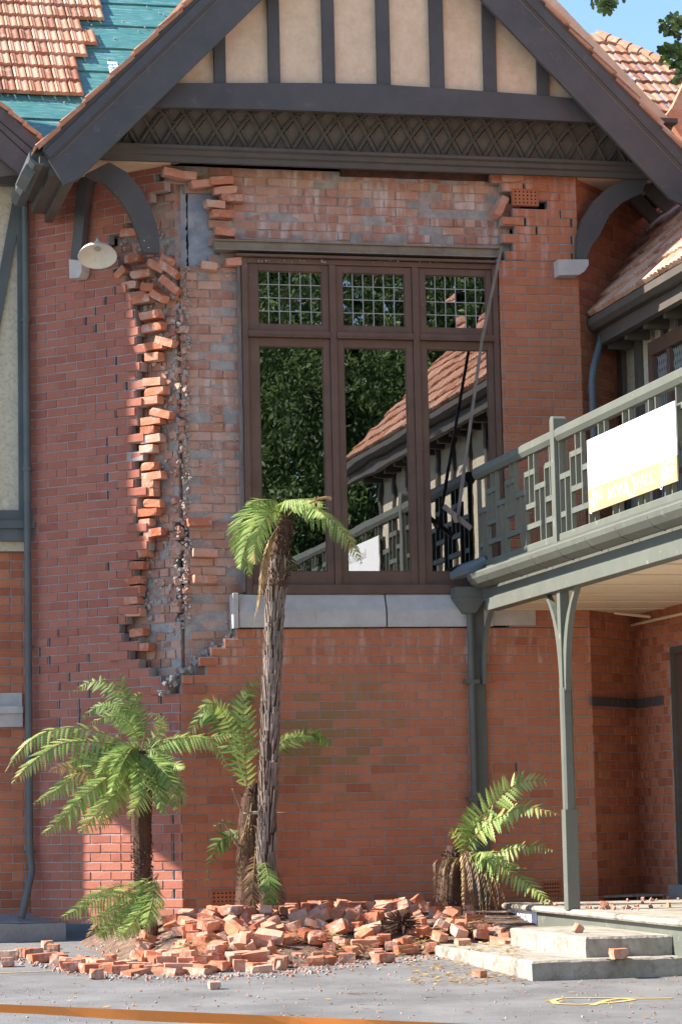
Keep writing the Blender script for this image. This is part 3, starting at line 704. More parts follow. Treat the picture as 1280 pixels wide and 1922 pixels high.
# roughcast soffit over the splays
mb = MB(); zso = z1-.135
mb.prism([(XL-.02, -.16, zso), (XL-.02, .12, zso), (XL-1.1, 1.1, zso), (XL-1.2, -.16, zso)], (0, 0, .03))
mb.build('soffit', 'rough_cream', house)
mb = MB(); mb.prism([(XR+.02, -.16, zso), (XR+.02, .12, zso), (XR+1.1, 1.1, zso), (XR+.75, -.16, zso)], (0, 0, .03))
mb.build('soffit', 'rough_cream', house)
# curved brackets
def arc_bracket(name, pts_out, pts_in, plane, ext):
    mb = MB(); n = min(len(pts_out), len(pts_in))
    A = [plane(*p) for p in pts_out[:n]]; B = [plane(*p) for p in pts_in[:n]]; ext = V(ext); vs = []
    for a, b in zip(A, B): vs += [a, b, b+ext, a+ext]
    fs = [(0, 1, 2, 3), tuple(4*(n-1)+k for k in (3, 2, 1, 0))]
    for i in range(n-1):
        for k in range(4): fs.append((4*i+k, 4*i+(k+1) % 4, 4*i+4+(k+1) % 4, 4*i+4+k))
    mb.add(vs, fs); return mb.build(name, 'timber', house, bevel=.003)
arc_bracket('bracket', [(205, 303), (238, 322), (264, 352), (282, 385), (294, 420), (300, 455), (300, 474)], [(160, 326), (196, 342), (224, 370), (243, 400), (258, 435), (266, 460), (272, 473)], lambda x, y: PY(x, y, -.13), (0, .09, 0))
arc_bracket('bracket', [(170, 325), (166, 345), (160, 380), (156, 430), (152, 470), (150, 487)], [(149, 330), (144, 350), (140, 390), (137, 440), (133, 470), (132, 487)], lambda x, y: PL(x, y, -.12), -NL*.09)
arc_bracket('bracket', [(1180, 334), (1140, 352), (1113, 378), (1094, 410), (1085, 440), (1083, 470), (1084, 486)], [(1217, 334), (1204, 362), (1170, 378), (1145, 402), (1126, 440), (1110, 462), (1101, 486)], lambda x, y: PY(x, y, -.12), (0, .09, 0))
# stone corbels
mb = MB(); P = [PY(x, y, -.16) for x, y in ((1047, 486), (1105, 486), (1105, 497), (1098, 508), (1088, 515), (1049, 516))]
mb.prism(P, (0, .15, 0)); mb.build('corbel', 'stone', house, bevel=.004)
mb = MB(); P = [PL(x, y, -.14) for x, y in ((129, 486), (153, 488), (153, 510), (148, 520), (130, 522))]
mb.prism(P, -NL*.13); mb.build('corbel', 'stone', house, bevel=.004)
# soffit boards and brackets under right eave
for k in range(3):
    mb = MB(); y = -.35+k*.45; a = V((eR.x-.55, y, eR.y+.43)); b = V((eR.x-.02, y, eR.y-.12)); mb.bar(a, b, .07, .13, (0, 0, 1)); mb.build('rafter_end', 'timber_brown', house)
# eave box at left foot of the barge, valley gutter
mb = MB(); a = PY(92, 320, YB+.0)
mb.box((eL.x-.03, YB+.05, eL.y-.12), (eL.x+.06, YB+1.4, eL.y-.02)); mb.box((eL.x+.06, YB+.06, eL.y-.2), (eL.x+.2, YB+1.6, eL.y-.06)); mb.box((eL.x+.2, YB+.02, eL.y-.26), (eL.x+.28, YB+1.7, eL.y-.12))
mb.build('eave_soffit', 'timber_brown', house)
mb = MB(); gy0, gy1 = YB-.05, YB+1.6; gxx = eL.x-.06; gzz = eL.y-.06
pr = [(-.06, .05), (-.075, .05), (-.075, -.02), (-.03, -.07), (.05, -.07), (.06, -.06), (.06, -.055), (.0, -.055), (-.06, -.01)]
mb.prism([(gxx+x, gy0, gzz+z) for x, z in pr], (0, gy1-gy0, 0)); mb.build('gutter', 'pipe', house)

# ================================================================ LEFT WING
lw = thing('house_wing', 'left wing of the house with cream roughcast panel and roof half stripped to teal sheeting', 'house wing', (XL-2.5, YW, ZB))
XW1 = PY(60, 900, YW).x+.02; XW0 = XW1-3.5; YLO = YW+.22
zbm0 = PY(30, 1016, YW).z; zbm1 = PY(30, 958, YW).z; zs = PY(30, 338, YW).z
XB0 = -4.85; ZJ = 4.9; mb = MB(); mb.box((XW0, YW+.02, ZJ), (XW1, YW+.12, zs)); mb.box((XB0, YW+.021, zbm1), (XW1, YW+.12, ZJ-.001)); mb.box((XB0, YW+.05, zbm0-.09), (XW1+.3, YW+.3, zbm0)); mb.build('roughcast_panel', 'rough_grey', lw)
mb = MB(); mb.box((XB0, YW-.03, zbm0), (XW1, YW+.3, zbm0+.12)); mb.box((XB0, YW-.06, zbm0+.12), (XW1, YW+.3, zbm0+.2)); mb.box((XB0, YW-.02, zbm0+.2), (XW1, YW+.3, zbm1))
x_ = PY(34, 700, YW-.02).x; mb.box((x_, YW-.02, zbm1), (PY(47, 700, YW).x, YW+.1, zs-.06))
P = [PY(x, y, YW-.015) for x, y in ((33, 352), (34, 430), (-14, 690), (-30, 700), (-34, 690), (28, 352))]; mb.prism([p for p in P], (0, .03, 0))
mb.box((XW0, YW-.05, zs-.06), (XW1, YW+.1, zs+.02)); mb.build('timber_frame', 'pipe', lw, bevel=.003)
mb = MB(); mb.box((-7.6, YW+.02, 6.0), (XW0-.002, YW+2.5, 8.0)); mb.build('unseen_sun_block', 'rough_grey', lw)  # unseen block added to keep sun off the middle of the left splay
mb = MB(); mb.box((-7.3, YW+.25, 7.7), (-4.7, YW+.4, 10.9)); mb.box((-7.2, YW+.25, 6.0), (-6.15, YW+.4, 7.699)); mb.build('unseen_tall_sun_block', 'rough_grey', lw)  # added out of view; its upright edge bounds the sunlit strip on the splay
mb = MB(); mo = MB(); random.seed(3); XWL = XW1-2.8
brickwall((0, YW+.12, 0), (1, 0, 0), (0, -1, 0), XWL, XW1+.3, ZB-.1, zbm0-.09, lambda x, y: x > -160, mb, mo, col=lambda x, y: (rnd(0, .7), 0, 0))
b_ = mb.build('brick_wall', 'brick', lw, normals=False); sub(mo.build('mortar', 'mortar', None, normals=False), b_)
mb = MB(); mb.box((XWL, YW+.24, ZB-.1), (XW1+.3, YW+3, zbm0-.05)); mb.box((XB0, YW+.14, zbm0), (XW1+.2, YW+3, ZJ)); mb.box((XW0, YW+.14, ZJ), (XW1+.2, YW+3, zs+.3)); mb.build('wall_core', 'mortar', lw)
mb = MB(); zc1 = PY(20, 1300, YW+.04).z; zc0 = PY(20, 1365, YW+.04).z
for a, b, d in ((zc0, zc0+.13, .06), (zc0+.13, zc0+.2, .02), (zc0+.2, zc1, .1)): mb.box((XWL, YW+d, a), (PY(44, 1330, YW).x, YW+.16, b))
mb.build('string_course', 'stone', lw, bevel=.004)
# small gable verge at far left
mb = MB(); YV = YW-.7
P = [PY(x, y, YV) for x, y in ((-120, 110), (0, 196), (72, 262), (72, 278), (46, 322), (36, 326), (-40, 262), (-120, 190))]; mb.prism(P, (0, .05, 0)); o = mb.build('bargeboard', 'timber', lw, bevel=.004)
mb = MB()
for (xa, ya, xb, yb) in ((-60, 175, 70, 287), (-60, 187, 60, 298)): mb.bar(PY(xa, ya, YV-.003), PY(xb, yb, YV-.003), .006, .008, (0, 1, 0))
sub(mb.build('groove', 'black', None), o)
mb = MB()
for k in range(6):
    xa = -60+k*27; ya = 140+k*22.5
    P = [PY(x, y, YV-.02) for x, y in ((xa-2, ya-2), (xa+30, ya+20), (xa+28, ya+27), (xa-2, ya+6))]; mb.prism(P, (0, .5, 0))
    mb.tube([PY(xa+27, ya+20, YV-.03), PY(xa+24, ya+28, YV-.03)], .02, 7)
mb.build('verge_tiles', 'tile', lw)
mb = MB(); P = [PY(x, y, YV+.06) for x, y in ((-120, 190), (-40, 262), (36, 326), (-120, 345))]; mb.prism(P, (0, .05, 0)); mb.build('shadow_board', 'timber_brown', lw)
# gutter and down pipe between the wings
mb = MB(); g0 = PY(46, 318, YB+.1); g1 = PY(78, 272, YB+.5)
A = [PY(40, 322, YB+.15), PY(58, 336, YB+.15), PY(96, 280, YB+.15), PY(72, 268, YB+.15)]; mb.prism(A, (0, .5, 0)); mb.build('gutter_end', 'pipe', lw, bevel=.004)
mb = MB(); rp = .036
def Y_of_pipe(y): return YW-.06
pp = [PY(53, 330, YW-.08), PY(50.5, 600, YW-.08), PY(47.5, 900, YW-.08), PY(50, 1200, YW-.08), PY(54, 1400, YW-.08), PY(62, 1560, YW-.08), PY(66, 1612, YW-.1), PY(58, 1650, YW-.12), PY(38, 1726, YW-.16)]
pp = [V((PY(51, 900, YW-.08).x, YW-.08, PY(53, 330, YW-.08).z)), V((PY(51, 900, YW-.08).x, YW-.08, PY(60, 1600, YW-.08).z)), PY(60, 1635, YW-.1), PY(40, 1724, YW-.16)]
mb.tube(pp, rp, 14)
for y in (600, 880, 1215, 1600):
    z = PY(50, y, YW-.08).z; mb.lathe((pp[0].x, YW-.08, z), [(rp, -.02), (rp+.008, -.02), (rp+.008, .02), (rp, .02)], 14); mb.box((pp[0].x-.055, YW-.06, z-.012), (pp[0].x+.055, YW-.03, z+.012))
mb.build('downpipe', 'pipe', lw, smooth=False)
# roof plane: teal sheeting with surviving tiles
XRF = -4.65; E0 = PY(90, 262, YW-.25); PW = R(43); RN = V((0, -math.sin(PW), math.cos(PW))); RS = V((0, math.cos(PW), math.sin(PW)))
def PRF(x, y, off=0): return PP(x, y, E0+RN*off, RN)
mb = MB(); c0 = E0-RS*.15; nrow = 12; 
for k in range(nrow):
    a = c0+RS*(k*.55); lft = V((XRF, a.y, a.z)); rgt = V((XC+.3, a.y, a.z))
    mb.hexa([lft+RN*.014, rgt+RN*.014, rgt+RS*.56, lft+RS*.56, lft+RN*.03, rgt+RN*.03, rgt+RS*.56+RN*.012, lft+RS*.56+RN*.012])
rf = mb.build('roof', 'teal', lw)
mb = MB(); mb.hexa([V((XRF, c0.y, c0.z))-RN*.15, V((XC, c0.y, c0.z))-RN*.15, V((XC, c0.y, c0.z))+RS*6.8-RN*.15, V((XRF, c0.y, c0.z))+RS*6.8-RN*.15,
         V((XRF, c0.y, c0.z))-RN*.01, V((XC, c0.y, c0.z))-RN*.01, V((XC, c0.y, c0.z))+RS*6.8-RN*.01, V((XRF, c0.y, c0.z))+RS*6.8-RN*.01]); sub(mb.build('roof_boards', 'timber_brown', None), rf)
mb = MB(); random.seed(4)
for k in range(60):
    q = PRF(rnd(0, 340), rnd(0, 255), .035); mb.lathe(q, [(.0001, .008), (.009, .004), (.009, -.01)], 6, RN)
sub(mb.build('nail_heads', 'lead', None), rf)
def tile_field(mb, org, U, S, Nn, rows, tw=.2, gauge=.3, bow=.018, flip=1):
    """rows: list of (u0,u1) extents; org at the eave; interlocking tiles with two rolls"""
    n = 9
    for r_, (u0, u1) in enumerate(rows):
        u = u0
        while u < u1-.02:
            b = org+U*u+S*(r_*gauge)+V((rnd(-.004, .004), 0, rnd(-.003, .003))); vs = []
            for j, (sv, lift) in enumerate(((0, .045), (gauge+.05, .012))):
                for i in range(n+1):
                    t = i/n; h = bow*abs(math.sin(t*2*math.pi))**.6+(.01 if t < .12 else 0)
                    vs.append(b+U*(t*tw)+S*sv+Nn*(lift+h))
            for i in range(n+1): vs.append(b+U*(i/n*tw)+Nn*.018)
            fs = [(i, i+1, n+1+i+1, n+1+i) for i in range(n)]+[(2*(n+1)+i, 2*(n+1)+i+1, i+1, i) for i in range(n)]
            mb.add(vs, fs, (rnd(0, 1), 0, 0)); u += tw
mb = MB(); random.seed(8); base = PRF(0, 176, .03)
g_ = .295; rows = []
# right-hand ends read off the photo per row from the bottom
for k, xr in enumerate((153, 131, 139, 149, 163, 144, 179, 176, 174, 165, 160)):
    s_ = base+RS*(k*g_); yy = proj(s_)[1]; rows.append((0, (PRF(xr, yy, .03)-V((XRF, 0, 0))).x))
org = V((XRF, base.y, base.z)); tile_field(mb, org, V((1, 0, 0)), RS, RN, rows, tw=.135, gauge=g_)
for k, xr in ((4, 130), (1, 122)):
    pass
sub(mb.build('roof_tiles', 'tile', None), rf)
# small printed patches on the sheeting
def textmesh(txt, size, m, name, M4, parent=None, ext=.0005, sx=1):
    c = bpy.data.curves.new(name, 'FONT'); c.body = txt; c.size = size; c.extrude = ext; c.align_x = 'CENTER'; c.align_y = 'CENTER'
    o = bpy.data.objects.new(name, c); sc.collection.objects.link(o); bpy.context.view_layer.update()
    me = bpy.data.meshes.new_from_object(o.evaluated_get(bpy.context.evaluated_depsgraph_get())); bpy.data.objects.remove(o)
    me.transform(M4 @ Matrix.Scale(sx, 4, (1, 0, 0))); me.materials.clear(); me.materials.append(M[m]); q = bpy.data.objects.new(name, me); sc.collection.objects.link(q)
    if parent is not None: q.parent = parent; q.matrix_parent_inverse = Matrix.Identity(4)
    return q
pt = PRF(214, 130, .034); mb = MB(); u_ = V((1, 0, 0)); up_r = RS
def rmat(c, ang, Nn, U0): 
    x = (U0*math.cos(ang)+Nn.cross(U0)*math.sin(ang)).normalized(); y = Nn.cross(x)
    return Matrix(((x.x, y.x, Nn.x, c.x), (x.y, y.y, Nn.y, c.y), (x.z, y.z, Nn.z, c.z), (0, 0, 0, 1)))
m4 = rmat(pt, R(-82), RN, u_)
for a in (0,): mb.obox(pt-u_*.05-RS*.18, u_, RS, RN, .1, .36, .003)
sub(mb.build('print_patch', 'white', None), rf); textmesh('ERFL', .13, 'bluepatch', 'print_letters', Matrix.Translation(RN*.005) @ m4, rf)

# ================================================================ RIGHT WING
rw = thing('house_wing', 'right wing of the house with tiled roof, studs and leaded casement behind the veranda', 'house wing', (XLOW+1, -4, ZB))
YE = -10.6
zfl = PX(1100, 1075, XB).z+.0                 # veranda ceiling level
ZU0 = zfl+.15
XUP = PR(1158, 700).x; XE = PR(1118, 600).x-.06; ZE = PX(1190, 566, XE).z
print('XUP', XUP, 'XE', XE, 'ZE', ZE, 'zfl', zfl)
# ground floor brick wall of the wing
mb = MB(); mo = MB(); random.seed(12); Y0 = PR(1197, 1450).y
yd0 = PX(1261, 1450, XLOW).y; zd1 = PX(1265, 1212, XLOW).z
def keep_rw(x, y): return True
brickwall((XLOW, 0, 0), (0, -1, 0), (-1, 0, 0), -Y0-.02, -yd0, ZB-.1, zfl+.05, keep_rw, mb, mo, col=lambda x, y: (rnd(0, .75), 0, 0), bl=.11, jit=.002)
brickwall((XLOW, 0, 0), (0, -1, 0), (-1, 0, 0), -yd0+.0, -yd0+3.2, zd1, zfl+.05, keep_rw, mb, mo, col=lambda x, y: (rnd(0, .75), 0, 0))
b_ = mb.build('brick_wall', 'brick', rw, normals=False); sub(mo.build('mortar', 'mortar', None, normals=False), b_)
mb = MB(); mb.box((XLOW+.12, YE, ZB-.2), (XLOW+3, Y0+.8, zfl+.1)); mb.build('wall_core', 'mortar', rw)
mb = MB(); mb.box((XLOW+.06, yd0-1.0, ZB), (XLOW+.11, yd0-.08, zd1-.08)); d_ = mb.build('door', 'frame', rw)
mb = MB(); mb.box((XLOW+.02, yd0-.08, ZB), (XLOW+.11, yd0-.001, zd1-.001)); mb.box((XLOW+.02, yd0-1.08, zd1-.08), (XLOW+.11, yd0-.08, zd1-.001)); sub(mb.build('door_frame', 'timber_brown', None, bevel=.004), d_)
mb = MB(); mb.box((XLOW-.06, yd0-1.3, ZB+.0), (XLOW+.1, yd0+.06, ZB+.14)); mb.build('door_sill', 'concrete_grey', rw, bevel=.01)
mb = MB(); mb.box((XLOW+.0, yd0-3.4, ZB), (XLOW+.12, yd0-1.09, zd1)); mb.build('panelling', 'timber_brown', rw)
# dark name board in the corner
mb = MB(); a = PR(1111, 1308, -.03); b = PR(1196, 1329, -.03); c = (b-a); mb.obox(V((a.x, a.y, b.z)), UR, -NR, (0, 0, 1), (PR(1196, 1320, -.03)-a).dot(UR), .025, a.z-b.z)
q = PX(1240, 1308, XLOW-.03); mb.box((XLOW-.03, q.y, b.z), (XLOW-.004, Y0+.01, a.z)); o = mb.build('name_board', 'timber', rw)
mb = MB(); zc = (a.z+b.z)/2
for k in range(7):
    if k < 4: c_ = PR(1148+k*13, 1318, -.034); uu = UR; nn = NR
    else: c_ = PX(1198+(k-4)*13, 1318, XLOW-.034); uu = V((0, -1, 0)); nn = V((-1, 0, 0))
    c_ = V((c_.x, c_.y, zc)); pts = [c_+uu*(math.cos(t)*.022)+V((0, 0, math.sin(t)*.03)) for t in [k*.8+i*.55 for i in range(8)]]; mb.tube(pts, .0035, 5)
sub(mb.build('raised_letters', 'timber_brown', None), o)
# upper storey: roughcast and studs
mb = MB(); mb.box((XUP+.05, YE, zfl), (XUP+3, Y0+1.2, ZE+.55)); mb.build('roughcast_panel', 'rough_grey', rw)
wy0 = PX(1222, 700, XUP).y; wy1 = wy0-1.6
zwt = PX(1250, 628, XUP).z
sp_ = .52; ys = []
mb = MB()
for xa, xb in ((1140, 1167), (1190, 1199)):
    a = PX(xa, 680, XUP).y; b = PX(xb, 680, XUP).y; s_ = MB(); s_.box((XUP, b, zfl), (XUP+.05, a, ZE+.4)); s_.build('stud', 'timber_brown', rw, bevel=.003)
y = wy1-.15
while y > YE:
    s_ = MB(); s_.box((XUP, y-.09, zfl), (XUP+.05, y, ZE+.4)); s_.build('stud', 'timber_brown', rw, bevel=.003); y -= .75
y = wy0-.3
for k in range(4):
    s_ = MB(); s_.box((XUP, y-.08, zwt+.002), (XUP+.05, y, ZE+.4)); s_.build('stud', 'timber_brown', rw); y -= .4
# leaded casement
mb = MB(); wzb = ZU0+1.0; zb0 = ZU0+.6
mb.box((XUP-.03, wy1, zwt-.14), (XUP+.05, wy0, zwt)); mb.box((XUP-.03, wy0-.11, zb0), (XUP+.05, wy0, zwt-.14)); mb.box((XUP-.03, wy1, zb0), (XUP+.05, wy1+.11, zwt-.14)); mb.box((XUP-.04, wy1-.05, zb0-.1), (XUP+.05, wy0+.05, zb0))
for f in (.333, .667): y_ = lerp(wy0, wy1, f); mb.box((XUP-.02, y_-.04, zb0), (XUP+.05, y_+.04, zwt-.14))
wn = mb.build('window', 'frame', rw, bevel=.004)
mb = MB(); mb.box((XUP+.03, wy1+.1, zb0), (XUP+.034, wy0-.1, zwt-.13)); sub(mb.build('glass', 'glass', None), wn)
mb = MB(); y = wy0-.13
while y > wy1+.1:
    mb.bar((XUP+.026, y, zb0), (XUP+.026, y, zwt-.45), .006, .006); mb.bar((XUP+.026, y, zwt-.45), (XUP+.026, y-.05, zwt-.3), .006, .006); mb.bar((XUP+.026, y, zwt-.3), (XUP+.026, y-.05, zwt-.45), .006, .006); mb.bar((XUP+.026, y, zwt-.3), (XUP+.026, y-.05, zwt-.15), .006, .006); mb.bar((XUP+.026, y-.05, zwt-.3), (XUP+.026, y, zwt-.15), .006, .006); y -= .05
sub(mb.build('lead_cames', 'lead', None), wn)
# eave: gutter, fascia, rafter ends
YEV = PR(1130, 600).y+.5
mb = MB(); mb.prism([(XE+x, YEV, ZE+z) for x, z in ((-.07, .05), (-.08, .05), (-.08, -.02), (-.03, -.06), (.04, -.06), (.05, .05), (.04, .05), (.03, -.045), (-.03, -.045), (-.07, -.01))], (0, YE-.4-YEV, 0)); mb.build('gutter', 'timber_brown', rw)
mb = MB(); mb.box((XE+.05, YE-.4, ZE-.17), (XE+.09, YEV, ZE+.04)); mb.box((XE+.09, YE-.4, ZE+.0), (XUP+.1, YEV, ZE+.03)); mb.box((XE+.04, YE-.4, ZE-.2), (XE+.12, YEV, ZE-.17)); mb.build('fascia', 'timber_brown', rw)
y = PX(1176, 620, XUP-.2).y+.5; k = 0
while y > YE:
    s_ = MB(); s_.box((XE+.13, y-.07, ZE-.24), (XUP-.002, y, ZE-.0)); s_.build('rafter_end', 'timber_brown', rw, bevel=.003); y -= .55
# tiled roof slope
PA = R(47); SA = V((math.cos(PA), 0, math.sin(PA))); NA = V((-math.sin(PA), 0, math.cos(PA))); EA = V((XE-.03, 0, ZE+.05))
mb = MB(); L_ = 3.6
mb.hexa([V((EA.x, YE-.4, EA.z)), V((EA.x, YEV+2.2, EA.z)), V((EA.x, YEV+2.2, EA.z))+SA*L_, V((EA.x, YE+.9, EA.z))+SA*L_, V((EA.x, YE-.4, EA.z))+NA*.03, V((EA.x, YEV+2.2, EA.z))+NA*.03, V((EA.x, YEV+2.2, EA.z))+SA*L_+NA*.03, V((EA.x, YE+.9, EA.z))+SA*L_+NA*.03])
rf2 = mb.build('roof', 'timber_brown', rw)
mb = MB(); random.seed(6)
tile_field(mb, V((EA.x, YEV+2.2, EA.z))+NA*.02, V((0, -1, 0)), SA, NA, [(0, YEV+2.2-YE-.0+.3-k*.09) for k in range(12)], tw=.2, gauge=.3, bow=.022)
sub(mb.build('roof_tiles', 'tile', None), rf2)
# hip end slope of the wing (seen in the window reflection)
mb = MB(); c = V((EA.x, YE-.4, EA.z)); mb.prism([c, c+SA*L_+V((0, 1.3, 0)), c+V((5.0, 0, 0))], (0, .05, 0)); sub(mb.build('hip_slope', 'tile', None), rf2)
# lead flashing stepping up the brick splay
mb = MB(); prev = None
for k in range(9):
    x = lerp(1112, 1262, k/8); y = lerp(596, 392, k/8); q = PR(x, y, -.015)
    if prev is not None: mb.bar(prev, q, .1, .012, NR)
    prev = q
mb.build('flashing', 'plaster', rw)
# brick return above ground floor between splay and wing
# blue-grey downpipe in the corner
mb = MB(); pj = [PR(1127, 590, -.07), PR(1129, 610, -.08), PR(1124, 650, -.08), PR(1112, 690, -.07), PR(1110, 720, -.06)]
pj = [PR(x, y, -.09) for x, y in ((1130, 588), (1131, 618), (1127, 640), (1114, 690), (1111, 715))]; last = pj[-1]; pj.append(V((last.x, last.y, zfl+.1)))
mb.tube(pj, .036, 14); mb.build('downpipe', 'pipe_blue', rw, smooth=True)

# far roof at upper right
fr_ = thing('tiled_roof', 'weathered orange tiled roof with ridge caps behind the right side of the gable', 'roof', (4, 4, 8))
F0 = PY(1180, 250, 2.6); PF = R(38); SF = V((0, math.cos(PF), math.sin(PF))); UF = V((1, 0, 0)); NF = UF.cross(SF).normalized()
def PFr(x, y, off=0): return PP(x, y, F0+NF*off, NF)
mb = MB(); tile_field(mb, PFr(1090, 330), UF, SF, NF, [(0, 3.0) for k in range(14)], tw=.2, gauge=.3, bow=.02)
ra = PFr(1120, 64, .0); rb_ = PFr(1300, 140, .0)
rid = (rb_-ra).normalized()
keepf = []
for f in range(0, len(mb.f)):
    c = V((0, 0, 0))
    for i in mb.f[f]: c += V(mb.v[i])
    c /= len(mb.f[f]); x, y = proj(c)
    if y > 66+(x-1120)*.41: keepf.append(f)
mb.f = [mb.f[i] for i in keepf]; mb.mi = [0]*len(mb.f)
mb.build('tile_slope', 'tile', fr_)
mb = MB(); n = 9
for k in range(n):
    a = lerp(ra, rb_, k/n); b = lerp(ra, rb_, (k+1.12)/n); mb.tube([a+NF*.0, b+NF*.0], [.06, .075], 10)
mb.build('ridge_caps', 'tile', fr_)
mb = MB(); a = PY(1252, 205, 2.4); mb.prism([PY(1262, 200, 2.0), PY(1300, 120, 2.0), PY(1330, 120, 2.0), PY(1330, 330, 2.0), PY(1250, 215, 2.0)], (0, .1, 0)); mb.build('hip_slope', 'tile', fr_)

# ================================================================ VERANDA
vr = thing('veranda', 'sage green timber veranda with lattice balustrade and one post on the platform', 'veranda', (XB+.5, -2.5, ZB))
GP, GD = 'green_paint', 'green_dark'
zr1 = PX(1046, 806, XB).z; zr0 = PX(1050, 829, XB).z; zq1 = PX(1056, 1002, XB).z; zq0 = PX(1056, 1017, XB).z
YB0 = PX(917, 1040, XB).y; YBE = YE+.4
YRT = -.06
print('rail z', zr1, zr0, zq1, zq0, 'YB0', YB0)
mb = MB(); mb.prism([(XB+x, YRT, z) for x, z in ((-.055, zr1-.02), (-.03, zr1), (.03, zr1), (.055, zr1-.02), (.055, zr0+.04), (.03, zr0), (-.03, zr0), (-.055, zr0+.04))], (0, YBE-YRT, 0)); mb.build('top_rail', GP, vr)
mb = MB(); mb.box((XB-.035, YBE, zq0), (XB+.035, YB0+.02, zq1)); mb.build('bottom_rail', GP, vr, bevel=.01)
yp = PX(1050, 900, XB).y
posts_y = [yp-k*3.35 for k in range(4)]
for y in posts_y:
    mb = MB(); zt = zr1+.07; w_ = .055; n = 8
    pr = [(y-w_, zq0-.03), (y+w_, zq0-.03), (y+w_, zt)]+[(y+w_*math.cos(a), zt+w_*.8*math.sin(a)) for a in [math.pi*i/n for i in range(1, n)]]+[(y-w_, zt)]
    if y < YE: continue
    mb.prism([(XB-.06, a, b) for a, b in pr], (.12, 0, 0)); mb.build('baluster_post', GP, vr, bevel=.004)
# lattice pattern: fret of uprights and short rails between y_a and y_b
def fret(ya, yb):
    mb = MB(); H = zr0-zq1; n = max(4, int(round(abs(yb-ya)/.155))); t = .022; x0, x1 = XB-.02, XB+.02
    z = lambda f: zq1+H*f
    Y_ = lambda i: lerp(ya, yb, min(max(i, 0), n)/n)
    spans = [(.22, 1), (0, .6), (0, .81), (.44, 1)]
    for i in range(n+1):
        lo, hi = spans[i % 4]
        if i in (0, n): lo, hi = 0, 1
        mb.box((x0, Y_(i)-t/2, z(lo)), (x1, Y_(i)+t/2, z(hi)))
    k = 0
    def h(i0, i1, f):
        i0 = max(i0, 0); i1 = min(i1, n)
        if i1 <= i0: return
        a, b = sorted((Y_(i0), Y_(i1))); mb.box((x0+.002, a+t/2-.03*(i0 > 0), z(f)-.024), (x1-.002, b-t/2+.03*(i1 < n), z(f)+.024))
    while k <= n+4:
        h(k, k+2, .61); h(k+2, k+4, .8); h(k+2, k+4, .43); h(k-2, k+1, .2); k += 4
    mb.build('balustrade_panel', GP, vr)
fret(-.1, yp+.06)
for a, b in zip(posts_y[:-1], posts_y[1:]):
    if b > YE: fret(a-.06, b+.06)
# gutter, fascia and beam
XG = PY(874, 1083, -.1).x; 
zg1 = PX(1080, 1010, XB-.2).z; zg0 = PX(1080, 1040, XB-.16).z
XGo = XB-.2
mb = MB(); pr = [(-.0, 0), (-.015, .005), (-.02, -.01), (-.01, -.05), (.03, -.1), (.1, -.13), (.14, -.13), (.14, -.12), (.1, -.115), (.04, -.09), (.0, -.045)]
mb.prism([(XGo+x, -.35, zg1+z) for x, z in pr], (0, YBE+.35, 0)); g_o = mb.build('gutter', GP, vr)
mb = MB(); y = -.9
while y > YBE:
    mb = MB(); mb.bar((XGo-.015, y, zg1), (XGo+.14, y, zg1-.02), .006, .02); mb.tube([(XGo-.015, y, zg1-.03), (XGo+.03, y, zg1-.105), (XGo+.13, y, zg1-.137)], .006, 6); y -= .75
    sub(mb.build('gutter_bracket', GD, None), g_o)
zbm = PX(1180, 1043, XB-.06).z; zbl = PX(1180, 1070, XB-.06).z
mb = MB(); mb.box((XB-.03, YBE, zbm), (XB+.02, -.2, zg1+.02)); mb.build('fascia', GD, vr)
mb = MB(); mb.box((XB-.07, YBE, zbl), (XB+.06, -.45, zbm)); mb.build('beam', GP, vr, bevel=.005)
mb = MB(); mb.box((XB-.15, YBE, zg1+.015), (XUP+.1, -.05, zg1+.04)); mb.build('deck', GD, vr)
mb = MB(); zce = zbl+.04; mb.box((XB+.06, YBE, zce), (XLOW+.1, .6, zce+.02)); cl_ = mb.build('ceiling', 'ply', vr)
mb = MB()
for y in (-.25, -1.1, -1.9, -2.8, -3.7, -4.6): mb.box((XB+.06, y-.02, zce-.012), (XLOW, y+.02, zce-.002))
mb.tube([PR(1095, 1103, -.03), PR(1140, 1109, -.03), PR(1190, 1106, -.03)], .011, 8); mb.tube([(XLOW-.03, Y0-.05, zce-.1), (XLOW-.03, Y0-2, zce-.1)], .014, 8); mb.tube([(XLOW-.4, Y0-.6, zce-.02), (XLOW-.03, Y0-.6, zce-.06)], .014, 8)
sub(mb.build('cover_battens', 'ply', None), cl_)
